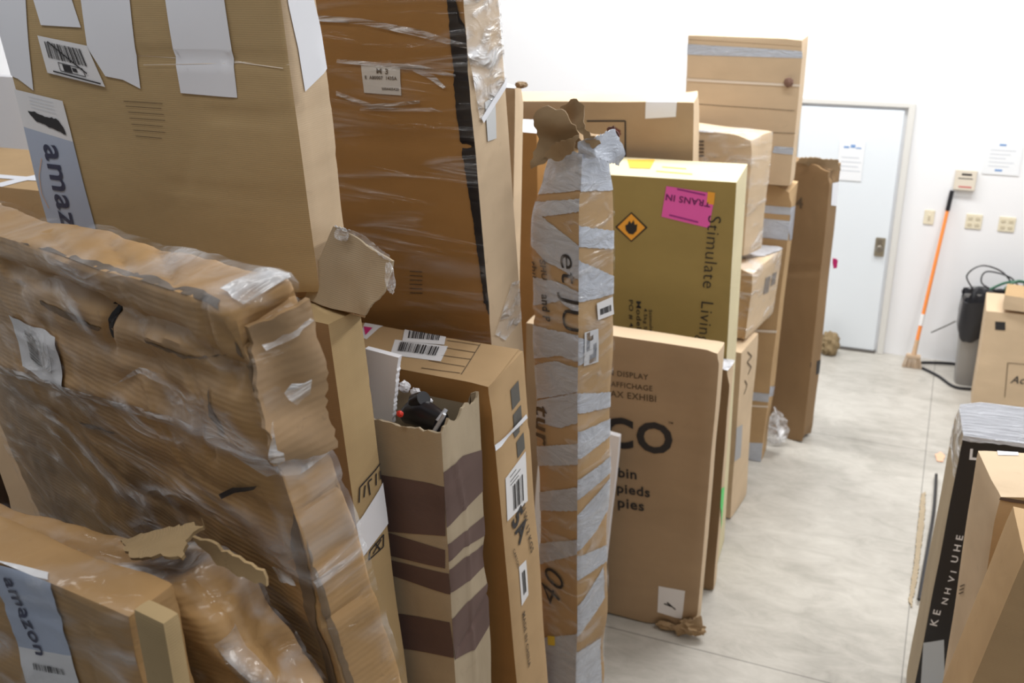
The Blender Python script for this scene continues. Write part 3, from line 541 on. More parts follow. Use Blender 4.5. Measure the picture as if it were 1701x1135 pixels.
b.decal('R',[[(0.0054,2.132),(0.0612,2.136),(0.063,2.063),(0.0063,2.058)],[(0.0077,2.04),(0.0646,2.045),(0.0647,1.958),(0.0074,1.956)],[(0.0131,1.937),(0.0669,1.943),(0.0666,1.881),(0.0124,1.876)]],plain('dark_grey_print',(.10,.095,.085),.6),'printed_symbol')
b.decal('R',[(-0.1301,2.005),(0.0885,1.998),(0.0949,1.98),(-0.1252,1.987)],PAPER,'strap',off=.006)
q=[(-0.0806,1.86),(0.0692,1.868),(0.0597,1.678),(-0.0933,1.704)]; lb=b.decal('R',q,LABEL,'shipping_label'); b.bars('R',sub(q,.3,.35,.8,.9),lb,10); b.strokes('R',[[lerp(q,.2,.1),lerp(q,.5,.1)],[lerp(q,.2,.2),lerp(q,.7,.2)],[lerp(q,.2,.28),lerp(q,.6,.28)]],.003,INK,'label_print',parent=lb)
q=[(-0.0442,1.48),(0.01,1.469),(0.007,1.319),(-0.0465,1.313)]; lb=b.decal('R',q,LABEL,'white_label'); b.bars('R',sub(q,.3,.2,.75,.8),lb,6)
b.text('R','5A',[(-0.0667,1.68),(-0.0231,1.557)],mat=INK,hs=1,bold=.03)
for p,t in (([(0.0146,1.685),(0.0477,1.466)],'N.W 12 KGS'),([(-0.0751,1.572),(-0.0534,1.48)],'CARTON'),([(-0.0469,1.278),(-0.0369,1.019)],'MADE IN CHINA')): b.text('R',t,p[0],p[1],mat=BROWNI,hs=.8)
# ------------------------------------------------------------------ zebra open carton
class Open(Box):
    def bodybm(s,off=0,faces='FBRL'):
        bm=Box.bodybm(s,off,'FBRLD'); return bm
def openbody(b,mat,cutz,name='carton'):
    bm=Box.bodybm(b,0,'FBRLD')
    top=[v for v in bm.verts if v.co.z>b.h-.03]
    for v in top: v.co.z=cutz(v.co)
    bmesh.ops.solidify(bm,geom=bm.faces[:],thickness=.006)
    return link(name,bm,mat,b.root)
b=Box((-1.318,2.264,0.0033), (0.0046,0.0048,-0.04), (0.3,0.2352,2.191),'zebra_carton','tall open carton printed with wavy brown zebra stripes, stuffed with black and white contents',GL,r=.006,amp=.006,freq=5,seed=8,step=.014,
   creases=[('R',[(-0.0617,2.073),(-0.0083,1.86),(0.0071,1.195)],-.004,.008),('R',[(-0.0771,1.397),(0.0693,1.451),(0.1671,1.5)],.008,.012)],crush=[((.15,.12,1.6),.12,(-.012,0,0)),((-.15,-.1,2.19),.1,(0,.02,0))])
def cz(p):
    t=(p.y+b.d/2)/b.d; s_=b.h-.004+.012*noise.noise(Vector((p.x*90,p.y*90,0)))+.012*math.sin(p.y*60)
    if p.y>b.d/2-.012 and p.x<b.w/2-.03: s_-=.13
    elif p.x<-b.w/2+.012: s_-=.10*t
    return s_
openbody(b,KG,cz)
b.decal('F',[[(-0.086,1.996),(0.1037,2.008),(0.1501,2.006),(0.1448,1.843),(-0.0618,1.802),(-0.1047,1.795)],[(-0.1047,1.795),(-0.0411,1.8),(0.142,1.794),(0.1382,1.728),(-0.0587,1.715),(-0.112,1.717)],[(-0.1141,1.694),(-0.0494,1.7),(0.1473,1.711),(0.1493,1.636),(-0.0435,1.642),(-0.1194,1.637)],[(-0.1336,1.484),(-0.0442,1.502),(0.1415,1.531),(0.1508,1.395),(-0.0107,1.373),(-0.1462,1.349)]],ZEB,'zebra_stripes',off=.0015)
b.decal('R',[[(-0.1927,2.059),(-0.0063,2.049),(0.1506,1.99),(0.1615,1.856),(-0.0226,1.869),(-0.1592,1.871)],[(-0.1575,1.821),(-0.0289,1.799),(0.1549,1.761),(0.1496,1.686),(-0.0335,1.748),(-0.1504,1.754)],[(-0.1389,1.727),(-0.0367,1.713),(0.1474,1.653),(0.1415,1.569),(-0.1291,1.645)],[(-0.1278,1.546),(-0.0211,1.54),(0.1587,1.506),(0.1579,1.361),(0.0178,1.327),(-0.1093,1.385)]],ZEB,'zebra_stripes',off=.0015)
sroot=b
# contents of the zebra carton
o=slab('foam_sheet',[(-1.461,2.27,2.338),(-1.351,2.27,2.327),(-1.364,2.27,2.264),(-1.374,2.27,2.208),(-1.391,2.27,2.105),(-1.466,2.27,2.107)],FOAM,.02,.003,None,.0,5,jedges=[1,2,3],step=.02); tag(o,'white foam sheet standing up in the zebra-printed open carton','packing foam')
t=bpy.data.objects.new('handheld_device',None); col.objects.link(t); t.location=[(-1.286,2.26,2.15)][0]; tag(t,'black plastic device with grey bands lying in the open zebra carton','device')
def dev(name,pts,rs,mat,seg=20):
    bm=bmesh.new(); tube(bm,pts,rs,seg)
    for v in bm.verts: v.co-=t.location
    return link(name,bm,mat,t)
P=[(-1.35,2.27,2.133),(-1.315,2.26,2.156),(-1.268,2.24,2.163),(-1.21,2.22,2.16)]
dev('device_body',[P[0],P[1],P[2],P[3]],[.026,.04,.04,.03],BLACKP)
P=[(-1.327,2.26,2.154),(-1.304,2.26,2.189),(-1.278,2.25,2.21)]; dev('device_knob',P,[.018,.03,.022],BLACKP)
P=[(-1.2,2.16,2.166),(-1.178,2.17,2.206),(-1.171,2.17,2.219)]; dev('grey_band',P,[.006,.006,.005],GREYP,12)
P=[(-1.194,2.17,2.192),(-1.181,2.2,2.217)]; dev('grey_band',P,[.007,.006],GREYP,12)
o=wad('red_plastic_piece',[(-1.313,2.17,2.193)][0],(.014,.012,.014),RED,None,2,3,.4); tag(o,'small bright red plastic piece between foam and black device','plastic piece')
for k,(p,s_) in enumerate((((672,640,2.33),.022),((690,652,2.32),.02),((703,662,2.31),.016))):
    o=wad('foam_chunk',([(-1.387,2.33,2.192),(-1.345,2.32,2.183),(-1.297,2.31,2.167)])[k],(s_,s_*.8,s_),FOAM,None,20+k,3,.7)
    tag(o,('largest torn white foam chunk, next to the foam sheet','middle torn white foam chunk above the black device','smallest torn white foam chunk, farthest right above the black device')[k],'packing foam','torn foam chunks in the zebra carton')
# ------------------------------------------------------------------ narrow box carrying the top-left carton
b=Box((-1.623,2.067,-0.0148), (-0.0008,-0.0446,-0.1786), (0.75,0.1235,2.541),'cardboard_box','narrow tan box with a white tag and printed care symbols under the parcel-labelled carton',GL,r=.008,amp=.006,seed=9,step=.025,
   creases=[('R',[(0.0086,2.234),(0.0536,2.322)],.004,.01)])
b.body(KD,sidemat=KA)  # front board darker to paint in its shade, side in a lighter tone
q=[(-0.062,1.948),(0.0648,2.019),(0.0579,1.884),(-0.0561,1.84)]; b.decal('R',q,PAPER,'white_tag',off=.004)
b.strokes('R',[[(-0.0415,2.007),(-0.0315,2.05),(0.0618,2.078),(0.0591,2.031)],[(-0.0205,2.013),(-0.0098,2.046)],[(0.0037,2.008),(0.0035,2.05),(0.019,2.052)],[(0.032,2.024),(0.0381,2.059)],[(0.0516,2.033),(0.0535,2.059)]],.005,INK,'printed_symbol')
b.strokes('R',[[(-0.0347,1.817),(0.0291,1.824),(0.0354,1.861),(-0.0253,1.842),(-0.0347,1.817)],[(-0.0151,1.826),(0.0233,1.851)],[(-0.0024,1.854),(0.0135,1.825)],[(-0.0434,1.841),(-0.033,1.856)]],.005,INK,'printed_symbol')
# ------------------------------------------------------------------ top-left carton with parcel labels
b=Box((-1.95,2.157,2.562), (0.0229,-0.0089,-0.0384), (0.9788,0.1473,0.85),'cardboard_box','large upright carton with white paper strips and a grey online-shop label in the top left',GL,r=.012,amp=.008,freq=3,seed=12,step=.02,
   creases=[('F',[(0.013,0.6029),(0.1511,0.6051),(0.4873,0.6001)],.006,.008),('F',[(0.2187,0.4661),(0.3164,0.4695),(0.4848,0.4765)],.006,.01),('F',[(0.0042,0.2689),(0.2771,0.2683),(0.4892,0.2736)],.004,.008),('F',[(0.0674,0.2473),(0.1404,0.3835),(0.1415,0.4777)],.004,.012),
            ('F',[(0.374,0.4739),(0.362,0.304)],.003,.01),('F',[(0.4942,0.7454),(0.4922,0.6086),(0.4968,0.4946)],.006,.012),('R',[(-0.0452,0.4664),(0.0633,0.4942)],.005,.012),('R',[(-0.061,0.3107),(0.0718,0.3366)],.004,.01),('F',[(0.343,0.7448),(0.316,0.5159)],.003,.01)],
   crush=[((.5,-.07,0),.12,(.0,.0,.01))])
b.body(KA,sidemat=KL)
for p in ([(-0.4914,0.8341),(-0.331,0.8325),(-0.3532,0.7421),(-0.3825,0.6165),(-0.4075,0.5016),(-0.4588,0.5329),(-0.5078,0.5445),(-0.5633,0.645)],[(-0.3087,0.8323),(-0.1653,0.8309),(-0.1798,0.7427),(-0.168,0.6751),(-0.3154,0.6791),(-0.3237,0.7422)],[(-0.1441,0.8306),(0.0323,0.8289),(0.0235,0.7435),(0.0086,0.6254),(-0.0038,0.5225),(-0.0595,0.5438),(-0.1198,0.5511),(-0.1614,0.6246),(-0.1475,0.7429)],[(0.1421,0.8278),(0.3214,0.826),(0.3229,0.7447),(0.3205,0.6326),(0.3135,0.5128),(0.2194,0.5148),(0.1326,0.5172),(0.1368,0.6284),(0.141,0.744)]): b.decal('F',p,PAPER,'paper_strip',off=.003)
b.decal('R',[(-0.0479,0.8223),(0.0184,0.8171),(0.0537,0.7315),(0.0708,0.6441),(0.0782,0.5667),(-0.0321,0.5271),(-0.0341,0.6306),(-0.051,0.7362)],PAPER,'paper_strip',off=.003)
q=[(-0.3357,0.6523),(-0.16,0.6293),(-0.128,0.5224),(-0.3316,0.5536)]; lb=b.decal('F',q,LABEL,'barcode_label',off=.0045); b.bars('F',sub(q,.12,.12,.85,.55),lb,40,off=.006); b.strokes('F',[[lerp(q,.2,.1),lerp(q,.78,.74)],[lerp(q,.14,.9),lerp(q,.96,.93)]],.004,INK,'pen_line',parent=lb,off=.0075); b.decal('F',[sub(q,.35,.64,.5,.82),sub(q,.52,.68,.6,.78)],INK,'printed_block',off=.006,parent=lb)
b.strokes('F',[[lerp(q,.28,.62),lerp(q,.72,.64),lerp(q,.72,.84),lerp(q,.28,.84),lerp(q,.28,.62)]],.002,INK,'printed_frame',parent=lb,off=.006)
q=[(-0.4885,0.5034),(-0.3005,0.478),(-0.2943,0.3645),(-0.4821,0.3964)]; lb=b.decal('F',q,LABEL,'parcel_label',off=.004)
b.strokes('F',[[lerp(q,.3,.1+.09*k),lerp(q,.8,.1+.09*k)] for k in range(4)],.0012,PG,'label_print',parent=lb,off=.0055)
b.decal('F',[lerp(q,.2,.5),lerp(q,.35,.48),lerp(q,.55,.52),lerp(q,.78,.5),lerp(q,.88,.66),lerp(q,.9,.86),lerp(q,.75,.82),lerp(q,.5,.76),lerp(q,.3,.72),lerp(q,.24,.6)],INK,'black_marker_patch',off=.006,parent=lb,jag=.004)
q=[(-0.4821,0.3964),(-0.2943,0.3645),(-0.2761,0.0363),(-0.4793,0.0327)]; b.decal('F',q,GREYL,'grey_label_field',off=.004,parent=lb)
b.text('F','amazon',[(-0.4145,0.3518),(-0.4172,-0.0179)],mat=NAVY,hs=1.0,bold=.015,off=.006,parent=lb)
b.strokes('F',[[(-0.4337,0.3086),(-0.4607,0.2568),(-0.4691,0.2019),(-0.4539,0.1573)]],.0025,plain('orange_ink',(.75,.42,.2),.6),'smile_mark',parent=lb,off=.006)
b.strokes('F',[(x,y) for x,y in zip([(-0.0751,0.4865),(-0.0721,0.4738),(-0.0677,0.4581),(-0.0678,0.442),(-0.0656,0.4259),(-0.0634,0.4098),(-0.059,0.3938)],[(0.062,0.4864),(0.0547,0.4735),(0.0592,0.458),(0.0594,0.4423),(0.0471,0.4257),(0.0516,0.41),(0.0348,0.3929)])],.0014,BROWNI,'fine_print',off=.002)
b.strokes('F',[[(0.01,0.6074),(0.4868,0.5973)],[(0.0249,0.585),(0.3417,0.5987),(0.4677,0.5896)]],.0015,STRAP,'twine',off=.003)
# bent open flap hanging off its lower right corner
fl=slab('bent_flap',[(-1.394,2.06,2.767),(-1.293,2.03,2.748),(-1.194,2,2.716),(-1.218,1.99,2.638),(-1.283,1.99,2.565),(-1.405,2.04,2.55),(-1.537,2.1,2.538)],KG,.006,.003,b.root,.012,4,jedges=[3],step=.02)
slab('flap_shade_slab',[(-1.537,2.1,2.538),(-1.405,2.04,2.55),(-1.283,1.99,2.565),(-1.398,2.16,2.492),(-1.508,2.2,2.477),(-1.572,2.18,2.497)],KD,.005,.003,b.root,.005,5)  # dark slab stands in for the shade under the flap
slab('flap_return',[(-1.394,2.06,2.767),(-1.194,2,2.716),(-1.402,2.2,2.678),(-1.47,2.22,2.689)],KG,.005,.002,b.root,.004,6)
wad('torn_film',[(-1.355,2.03,2.757)][0],(.022,.012,.018),FILM2,b.root,31,4,.8); wad('torn_film',[(-1.196,1.98,2.679)][0],(.014,.01,.045),FILM2,b.root,32,4,.8)
slab('film_fringe',[(-1.387,2.05,2.773),(-1.286,2.02,2.764),(-1.197,1.99,2.734),(-1.195,1.99,2.719),(-1.294,2.03,2.742),(-1.381,2.05,2.758)],FILM2,.001,.004,b.root,.01,8)
# ------------------------------------------------------------------ big wrapped worn box
W_=((-1.414,1.73,-0.0726), (0.1081,-0.0918,-0.3851), (1.774,0.1249,2.969))
crs=[('F',[(-0.1956,2.829),(0.1225,2.893),(0.3335,2.887)],.008,.012),('F',[(0.4809,2.936),(0.5163,2.845),(0.7453,2.879)],-.008,.012),('F',[(-0.2661,2.469),(0.1541,2.376),(0.4703,2.425)],.007,.012),('F',[(0.6183,2.817),(0.6713,2.757),(0.635,2.62)],.008,.012),('F',[(0.419,2.707),(0.4642,2.539),(0.7263,2.505)],-.006,.012),('F',[(0.8045,2.977),(0.788,2.899),(0.81,2.814)],.010,.012),('T',[(0.2496,0.0291),(0.5096,-0.0522)],.008,.01),('T',[(0.4208,0.0519),(0.7005,-0.0539)],.008,.01),('T',[(-0.0349,0.0133),(0.2491,-0.06)],.008,.01),('R',[(-0.044,2.567),(0.0637,2.579)],.009,.01),('R',[(-0.0599,2.341),(0.0388,2.348)],.009,.01),('F',[(-0.2267,2.876),(0.2927,2.89),(0.3503,2.879),(0.6828,2.882),(0.812,2.846),(0.8886,2.853)],.022,.02),('F',[(-0.5877,2.541),(0.0891,2.626),(0.5716,2.678),(0.8708,2.675)],-.008,.02),('F',[(0.3598,2.891),(0.2948,2.78)],.02,.01),('F',[(-0.128,2.74),(0.2007,2.761),(0.855,2.825)],.01,.025),
     ('F',[(-0.6039,2.436),(0.1468,2.494),(0.8746,2.561)],.006,.03),('F',[(0.2955,2.691),(0.4638,2.77),(0.5897,2.736)],.008,.02),('R',[(-0.0336,2.906),(0.0817,2.9)],.014,.012),('R',[(-0.0297,2.936),(0.0796,2.933)],.012,.01),('R',[(-0.0315,2.84),(0.0808,2.856)],.012,.012),('R',[(-0.0425,2.878),(0.0743,2.875)],-.012,.01),
     ('R',[(-0.05,2.667),(0.0597,2.656)],.01,.012),('R',[(-0.0518,2.457),(0.0582,2.465)],.008,.015),('F',[(0.2286,2.974),(0.7434,2.977)],-.008,.03),('F',[(0.8655,2.914),(0.861,2.69),(0.8742,2.392)],.012,.03)]
b=Box(*W_,'cardboard_box','big battered box in stretch film with a slanted barcode label beside the narrow box',GL,r=.014,amp=.014,freq=3,seed=14,step=.012,creases=crs,fine=.013,
   crush=[((.95,-.07,2.92),.16,(-.03,.01,-.03)),((.95,.07,2.92),.1,(-.0,.0,.015)),((0.4,-.07,2.92),.2,(0,.01,-.015))])
b.body(KW)
q=[(-0.3246,2.737),(-0.0268,2.734),(-0.0603,2.592),(-0.355,2.591)]; lb=b.decal('F',q,LABEL,'barcode_label',off=.006); b.bars('F',[lerp(q,.3,.15),lerp(q,.25,.75),lerp(q,.55,.8),lerp(q,.55,.18)],lb,28,off=.008)
b.strokes('F',[[lerp(q,.65+.09*k,.2),lerp(q,.62+.09*k,.75)] for k in range(3)],.002,INK,'label_print',off=.008,parent=lb)
b.decal('F',[(0.3491,2.892),(0.3774,2.899),(0.3505,2.851),(0.2983,2.781),(0.2958,2.793),(0.3237,2.846)],INK,'tear_mark',off=.004)
b.decal('F',[(0.6232,2.536),(0.7006,2.578),(0.8038,2.615),(0.7869,2.602),(0.6971,2.564),(0.6326,2.529)],INK,'tear_mark',off=.009)
b.decal('T',[(-0.0635,-0.0838),(0.4222,-0.06),(0.8668,-0.0648),(0.8469,-0.0427),(0.7007,-0.0427),(0.3852,-0.0413),(0.1417,-0.0551),(-0.1044,-0.0698)],plain('grime_line',(.13,.10,.075),.8),'grime_line',off=.002,jag=.012)
for p in ([(-0.5721,2.556),(-0.1009,2.608),(0.5795,2.69),(0.7859,2.697),(0.9071,2.669),(0.8359,2.64),(0.7535,2.675),(0.5676,2.671),(-0.1252,2.581),(-0.6036,2.527)],[(0.2595,2.682),(0.4143,2.756),(0.6086,2.766),(0.6536,2.728),(0.6247,2.717),(0.571,2.744),(0.4125,2.743)]):
    b.decal('F',p,FILMB,'film_fold',off=.010)
b.decal('R',[(-0.0789,2.689),(-0.0245,2.671),(0.0567,2.663),(0.0572,2.647),(-0.0218,2.64),(-0.07,2.661)],FILM2,'film_fold',off=.010)
b.decal('R',[(-0.0567,2.44),(0.0533,2.448),(0.0534,2.439),(-0.0532,2.426)],FILMB,'film_fold',off=.010)
b.decal('R',[[(-0.0295,2.817),(0.0199,2.816),(0.0093,2.741),(-0.0268,2.743)],[(-0.0406,2.767),(-0.0231,2.735),(-0.0155,2.66),(-0.0453,2.683)]],FILM2,'bunched_film',off=.009,jag=.012)
b.decal('T',[(0.8716,-0.0427),(0.8258,-0.0305),(0.8,0.0634),(0.8769,0.0593),(0.9303,0.0325),(0.9045,-0.024)],FILM2,'bunched_film',off=.010,jag=.01)
b.decal('F',[[(0.7587,2.423),(0.8231,2.43),(0.8272,2.409),(0.7744,2.391)]],FILM2,'bunched_film',off=.010,jag=.006)
b.wrap('FRT',wrapmat('worn_box_film',base=.0,streak=.42,scale=(2.0,2.0,5.5),rot=(.3,.5,.2),lo=.62,hi=1.0),off=.012)
sp_=slab('side_panel',[b.world('R',u,v,.013) for u,v in [(-0.039,2.924),(-0.0418,2.943),(0.0322,2.933),(0.066,2.928),(0.0712,2.832),(0.0612,2.661),(-0.069,2.676),(-0.0637,2.767),(-0.0514,2.85)]],KW2,.012,.008,b.root,.035,61,step=.012)
for p in ([(-0.0286,2.904),(0.0572,2.899),(0.0608,2.891),(-0.026,2.894)],[(-0.0254,2.804),(-0.0046,2.814),(0.0281,2.803),(0.0268,2.779),(-0.0051,2.774)],[(-0.0527,2.773),(-0.0498,2.737),(-0.0535,2.687),(-0.0648,2.697)]): b.decal('R',p,FILM2,'bunched_film',off=.034,jag=.008)
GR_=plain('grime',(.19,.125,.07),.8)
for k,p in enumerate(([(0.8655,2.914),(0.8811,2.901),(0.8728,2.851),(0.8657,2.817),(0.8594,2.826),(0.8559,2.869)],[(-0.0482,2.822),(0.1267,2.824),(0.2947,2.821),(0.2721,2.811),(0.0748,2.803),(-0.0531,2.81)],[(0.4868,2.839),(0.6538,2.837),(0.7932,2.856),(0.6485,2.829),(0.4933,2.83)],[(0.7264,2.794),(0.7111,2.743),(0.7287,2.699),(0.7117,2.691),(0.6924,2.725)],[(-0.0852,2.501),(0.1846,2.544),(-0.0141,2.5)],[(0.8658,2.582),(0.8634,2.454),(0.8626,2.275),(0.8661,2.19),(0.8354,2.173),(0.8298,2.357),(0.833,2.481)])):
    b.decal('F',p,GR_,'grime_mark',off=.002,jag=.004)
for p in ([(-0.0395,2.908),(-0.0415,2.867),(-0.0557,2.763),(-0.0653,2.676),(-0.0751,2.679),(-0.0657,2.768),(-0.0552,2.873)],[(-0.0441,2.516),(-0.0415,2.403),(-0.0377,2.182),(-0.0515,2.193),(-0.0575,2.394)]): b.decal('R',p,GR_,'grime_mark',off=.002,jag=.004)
for x,y,z_ in [(-1.082,1.3,2.916),(-1.011,1.3,2.934)]: pass
for k,(q_,s_) in enumerate(zip([(-1.021,1.3,2.924),(-1.037,1.26,2.921),(-1.023,1.25,2.393),(-1.056,1.33,2.65)],((.03,.03,.012),(.022,.02,.008),(.015,.008,.015),(.01,.018,.03)))): wad('bunched_film',q_,s_,FILM2,b.root,70+k,4,.9)
# ------------------------------------------------------------------ behind the left edge
b=bx('cardboard_box','tan box with white tape strips at the left edge behind the battered box',(-3.25,2.75,.002),(.95,.5,2.62),KR,step=.06)
b.decal('T',[[(.1,-.25),(.16,-.25),(.3,.25),(.25,.25)],[(-.4,-.2),(.4,-.14),(.4,-.10),(-.4,-.15)]],PAPER,'white_tape')
b=bx('cardboard_box','pale box with white edging low at the left edge beside the battered box',(-3.25,2.2,.002),(.55,.4,2.6),KL,step=.06)
b.decal('T',[[(-.27,.1),(.27,.12),(.27,.17),(-.27,.15)],[(-.27,-.1),(.27,-.06),(.27,-.02),(-.27,-.05)]],PAPER,'white_tape')
b=bx('foam_board','white foam board standing behind the boxes at the far left edge',(-4.05,3.3,.002),(.9,.05,2.86),FOAM,cat='board',group=None,step=.2)
o=wad('wrapped_bundle',(-2.42,1.52,1.25),(.42,.24,1.70),plain('dark_bundle_card',(.09,.06,.045),.5),None,41,5,.35,1.3); tag(o,'dark film-wrapped bundle at the left edge under the battered box','bundle')
for k,(x,y,z) in enumerate(((-2.12,1.42,2.15),(-2.2,1.40,2.28))):
    wad('bunched_film',(x,y,z),(.05,.03,.02),FILM2,o,43+k,4,.9)
# ------------------------------------------------------------------ crushed boxes bottom left
b=Box((-1.293,1.152,-0.0539), (0.0005,-0.1246,-0.0867), (0.9,0.1276,2.438),'cardboard_box','crushed bulging box in film with a torn open corner at the bottom left',GL,r=.02,amp=.016,freq=4,seed=17,step=.008,fine=.016,
  creases=[('T',[(-0.0756,-0.0211),(0.2462,0.0136),(0.4093,-0.0019)],.02,.02)]+[('R',[(-.07,2.40-.085*k+.01*(k%2)),(.0,2.385-.085*k),(.07,2.42-.09*k)],.005,.006) for k in range(8)]+[('R',[(-.02,2.45),(-.03,2.2),(-.01,2.0)],.006,.006)],
  crush=[((.45,.07,2.12),.42,(.17,.03,0)),((.45,-.07,2.2),.3,(.03,-.02,0)),((.2,0,2.45),.25,(0,0,-.03)),((-.2,0,2.45),.2,(0,0,.015))])
b.body(KW)
b.decal('F',[[(0.4795,2.41),(0.5158,2.43),(0.461,2.224),(0.4098,2.21)]],KD,'grimy_edge',off=.003)
b.decal('R',[[(-.066,2.34),(-.03,2.36),(-.035,2.2),(-.066,2.1)],[(-.05,2.05),(0,2.1),(-.01,1.95),(-.05,1.9)]],FILM2,'bunched_film',off=.010,jag=.012)
b.wrap('FRT',wrapmat('crushed_box_film',base=.0,streak=.55,scale=(3,3,5),rot=(.5,.2,.6),lo=.55,hi=.95),off=.008)
slab('torn_flap',[(-1.348,1.17,2.405),(-1.258,1.18,2.443),(-1.133,1.17,2.501),(-1.132,1.17,2.478),(-1.14,1.13,2.475),(-1.105,1.08,2.479),(-1.165,1.08,2.47),(-1.253,1.1,2.439)],TORN2,.006,.008,b.root,.02,21,step=.012)
slab('torn_flap',[(-1.112,1.12,2.507),(-1.082,1.12,2.507),(-1.027,1.12,2.491),(-0.9673,1.12,2.475),(-0.9616,1.12,2.446),(-1.021,1.12,2.45),(-1.077,1.12,2.466),(-1.105,1.12,2.486)],TORN2,.006,.008,b.root,.02,22,step=.012)
o=None
b=Box((-1.478,1.02,0.0005), (-0.0012,-0.0037,-0.0999), (0.8,0.1,2.475),'cardboard_box','front carton at the bottom left with a grey online-shop label and torn right end',GL,r=.012,amp=.008,freq=4,seed=19,step=.012,fine=.009,
   creases=[('F',[(0.0471,2.38),(0.2758,2.405),(0.253,2.273)],.005,.012)],crush=[((.4,-.05,2.4),.1,(-.02,.01,-.02))])
b.body(KW)
q=[(0.0533,2.466),(0.2065,2.483),(0.2191,2.325),(0.0643,2.285)]; lb=b.decal('F',q,GREYL,'grey_label_field',off=.004)
b.decal('F',[(0.0643,2.285),(0.2191,2.325),(0.2169,2.244),(0.0625,2.179)],LABEL,'white_label_end',off=.004,parent=lb)
b.text('F','amazon',[(0.0842,2.447),(0.1196,2.291)],mat=NAVY,hs=1.0,bold=.015,off=.006,parent=lb)
b.bars('F',[(0.1048,2.267),(0.1842,2.282),(0.1867,2.269),(0.1034,2.252)],lb,24,off=.006)
b.decal('T',[(0.0638,-0.0492),(0.1802,-0.0291),(0.1958,-0.0437),(0.0877,-0.0663)],LABEL,'label_fold',off=.004)
b.wrap('FT',wrapmat('front_box_film',base=.0,streak=.4,scale=(2.5,2.5,6),rot=(.1,.3,.2),lo=.6,hi=1.0),off=.008)
slab('torn_edge',[(-1.17,0.985,2.427),(-1.15,0.985,2.436),(-1.121,0.985,2.355),(-1.069,0.985,2.294),(-1.168,0.985,2.26)],KW,.006,.006,b.root,.01,24,jedges=[0,1,2],step=.012)
wad('shredded_edge',[(-1.185,1,2.422)][0],(.035,.02,.012),TORN,b.root,25,4,.9)
b=Box((-1.041,0.9062,1.293), (-0.0172,0.0128,-0.141), (0.0705,0.0328,1.224),'inner_carton','small folded inner carton poking out of the torn front carton',GL,r=.006,amp=.002,step=.015); b.body(KA)
# ------------------------------------------------------------------ right side of the aisle
b=simple(((0.8223,7.499,-0.0056), (-0.0009,-0.0185,0.001), (0.8,0.4,0.8185)),'cardboard_box','pale cardboard box with a black square print beside the trash bin',KL,group=GR,step=.06,amp=.003,creases=[('F',[(-0.5039,0.4649),(-0.1152,0.4992)],.006,.01)])
b.decal('F',[(-0.3329,0.7469),(-0.2683,0.7501),(-0.2598,0.6874),(-0.3245,0.6839)],INK,'black_square_print')
b.strokes('F',[[(-0.036,0.4499),(-0.2111,0.444),(-0.194,0.1758)]],.005,BROWNI,'printed_frame'); b.text('F','Ace',[(-0.175,0.2935),(-0.0446,0.2988)],mat=INK,hs=1.1,shear=.3,bold=.01)
b=bx('cardboard_box','small low cardboard box lying on top of the pale printed box',(*[a_+b_ for a_,b_ in zip([(0.5026,7.245,0.832)][0],(.26,.15,0))],),(.50,.26,.11),KL,rz=-4,group=GR,step=.04,side=KR)
b=Box((0.6763,4.125,0.0096), (-0.0037,0.0164,0.0823), (1,0.334,1.497),'television_carton','black printed screen carton with silver film over its top on the right',GR,r=.008,amp=.005,seed=22,step=.03,crush=[((-.5,.17,1.5),.1,(.01,-.01,-.015))])
bd=b.body(KG)
b.decal('F',[(-.5,0),(.5,0),(.5,1.497),(-.5,1.497)],BLACKC,'black_print',off=.002)
b.decal('T',[(-.5,-.167),(.5,-.167),(.5,.167),(-.5,.167)],tapemat('dull_silver_film',(.30,.31,.34),.3,.22,(3,22,3)),'silver_film',off=.004)
b.decal('F',[(-0.5225,1.498),(-0.2406,1.508),(-0.2368,1.487),(-0.5191,1.477)],SILV,'film_edge',off=.005,jag=.008)
b.decal('L',[(-.167,1.3),(.167,1.3),(.167,1.497),(-.167,1.497)],FILM2,'film_edge',off=.005)
WI=plain('white_ink',(.85,.86,.9),.4)
b.text('F','L',[(-0.462,1.398),(-0.4356,1.4)],mat=WI,hs=1.2,bold=.04)
for t,p in (('U H E',[(-0.4288,0.9008),(-0.427,1.037)]),('V I',[(-0.4271,0.7994),(-0.4241,0.8558)]),('N H',[(-0.4356,0.684),(-0.4316,0.7671)]),('K E',[(-0.4583,0.5624),(-0.4541,0.6475)])): b.text('F',t,p[0],p[1],mat=WI,hs=.7,bold=.01)
b.decal('F',[(-0.4972,0.4602),(-0.4196,0.5003),(-0.3457,0.0489),(-0.4556,0.0156)],plain('pale_blue_print',(.55,.62,.70),.4),'pale_print_block',off=.004)
b=Box((0.6378,3.064,-0.008), (-0.0087,-0.0251,0.2163), (0.7,0.2841,1.896),'cardboard_box','plain tan box with a white label on top standing right in the foreground',GR,r=.012,amp=.006,seed=23,step=.03,crush=[((-.35,-.14,1.9),.1,(.01,.01,-.01))],creases=[('T',[(-0.3467,-0.1039),(-0.2773,-0.13)],.006,.008)])
b.body(KR,sidemat=KL)
b.decal('T',[(-0.2842,0.169),(-0.2222,0.1675),(-0.2324,0.1117),(-0.2935,0.1053)],PAPER,'paper_label')
b.decal('F',[(-0.3519,1.895),(-0.2474,1.881),(-0.246,1.871),(-0.3506,1.885)],plain('dark_edge_tape',(.10,.06,.04),.6),'dark_edge_line',off=.003)
b.strokes('L',[[(0.0852,1.406),(0.0368,1.449)],[(0.0859,1.391),(0.0373,1.434)],[(0.0865,1.376),(0.0379,1.419)]],.004,BROWNI,'fine_print')
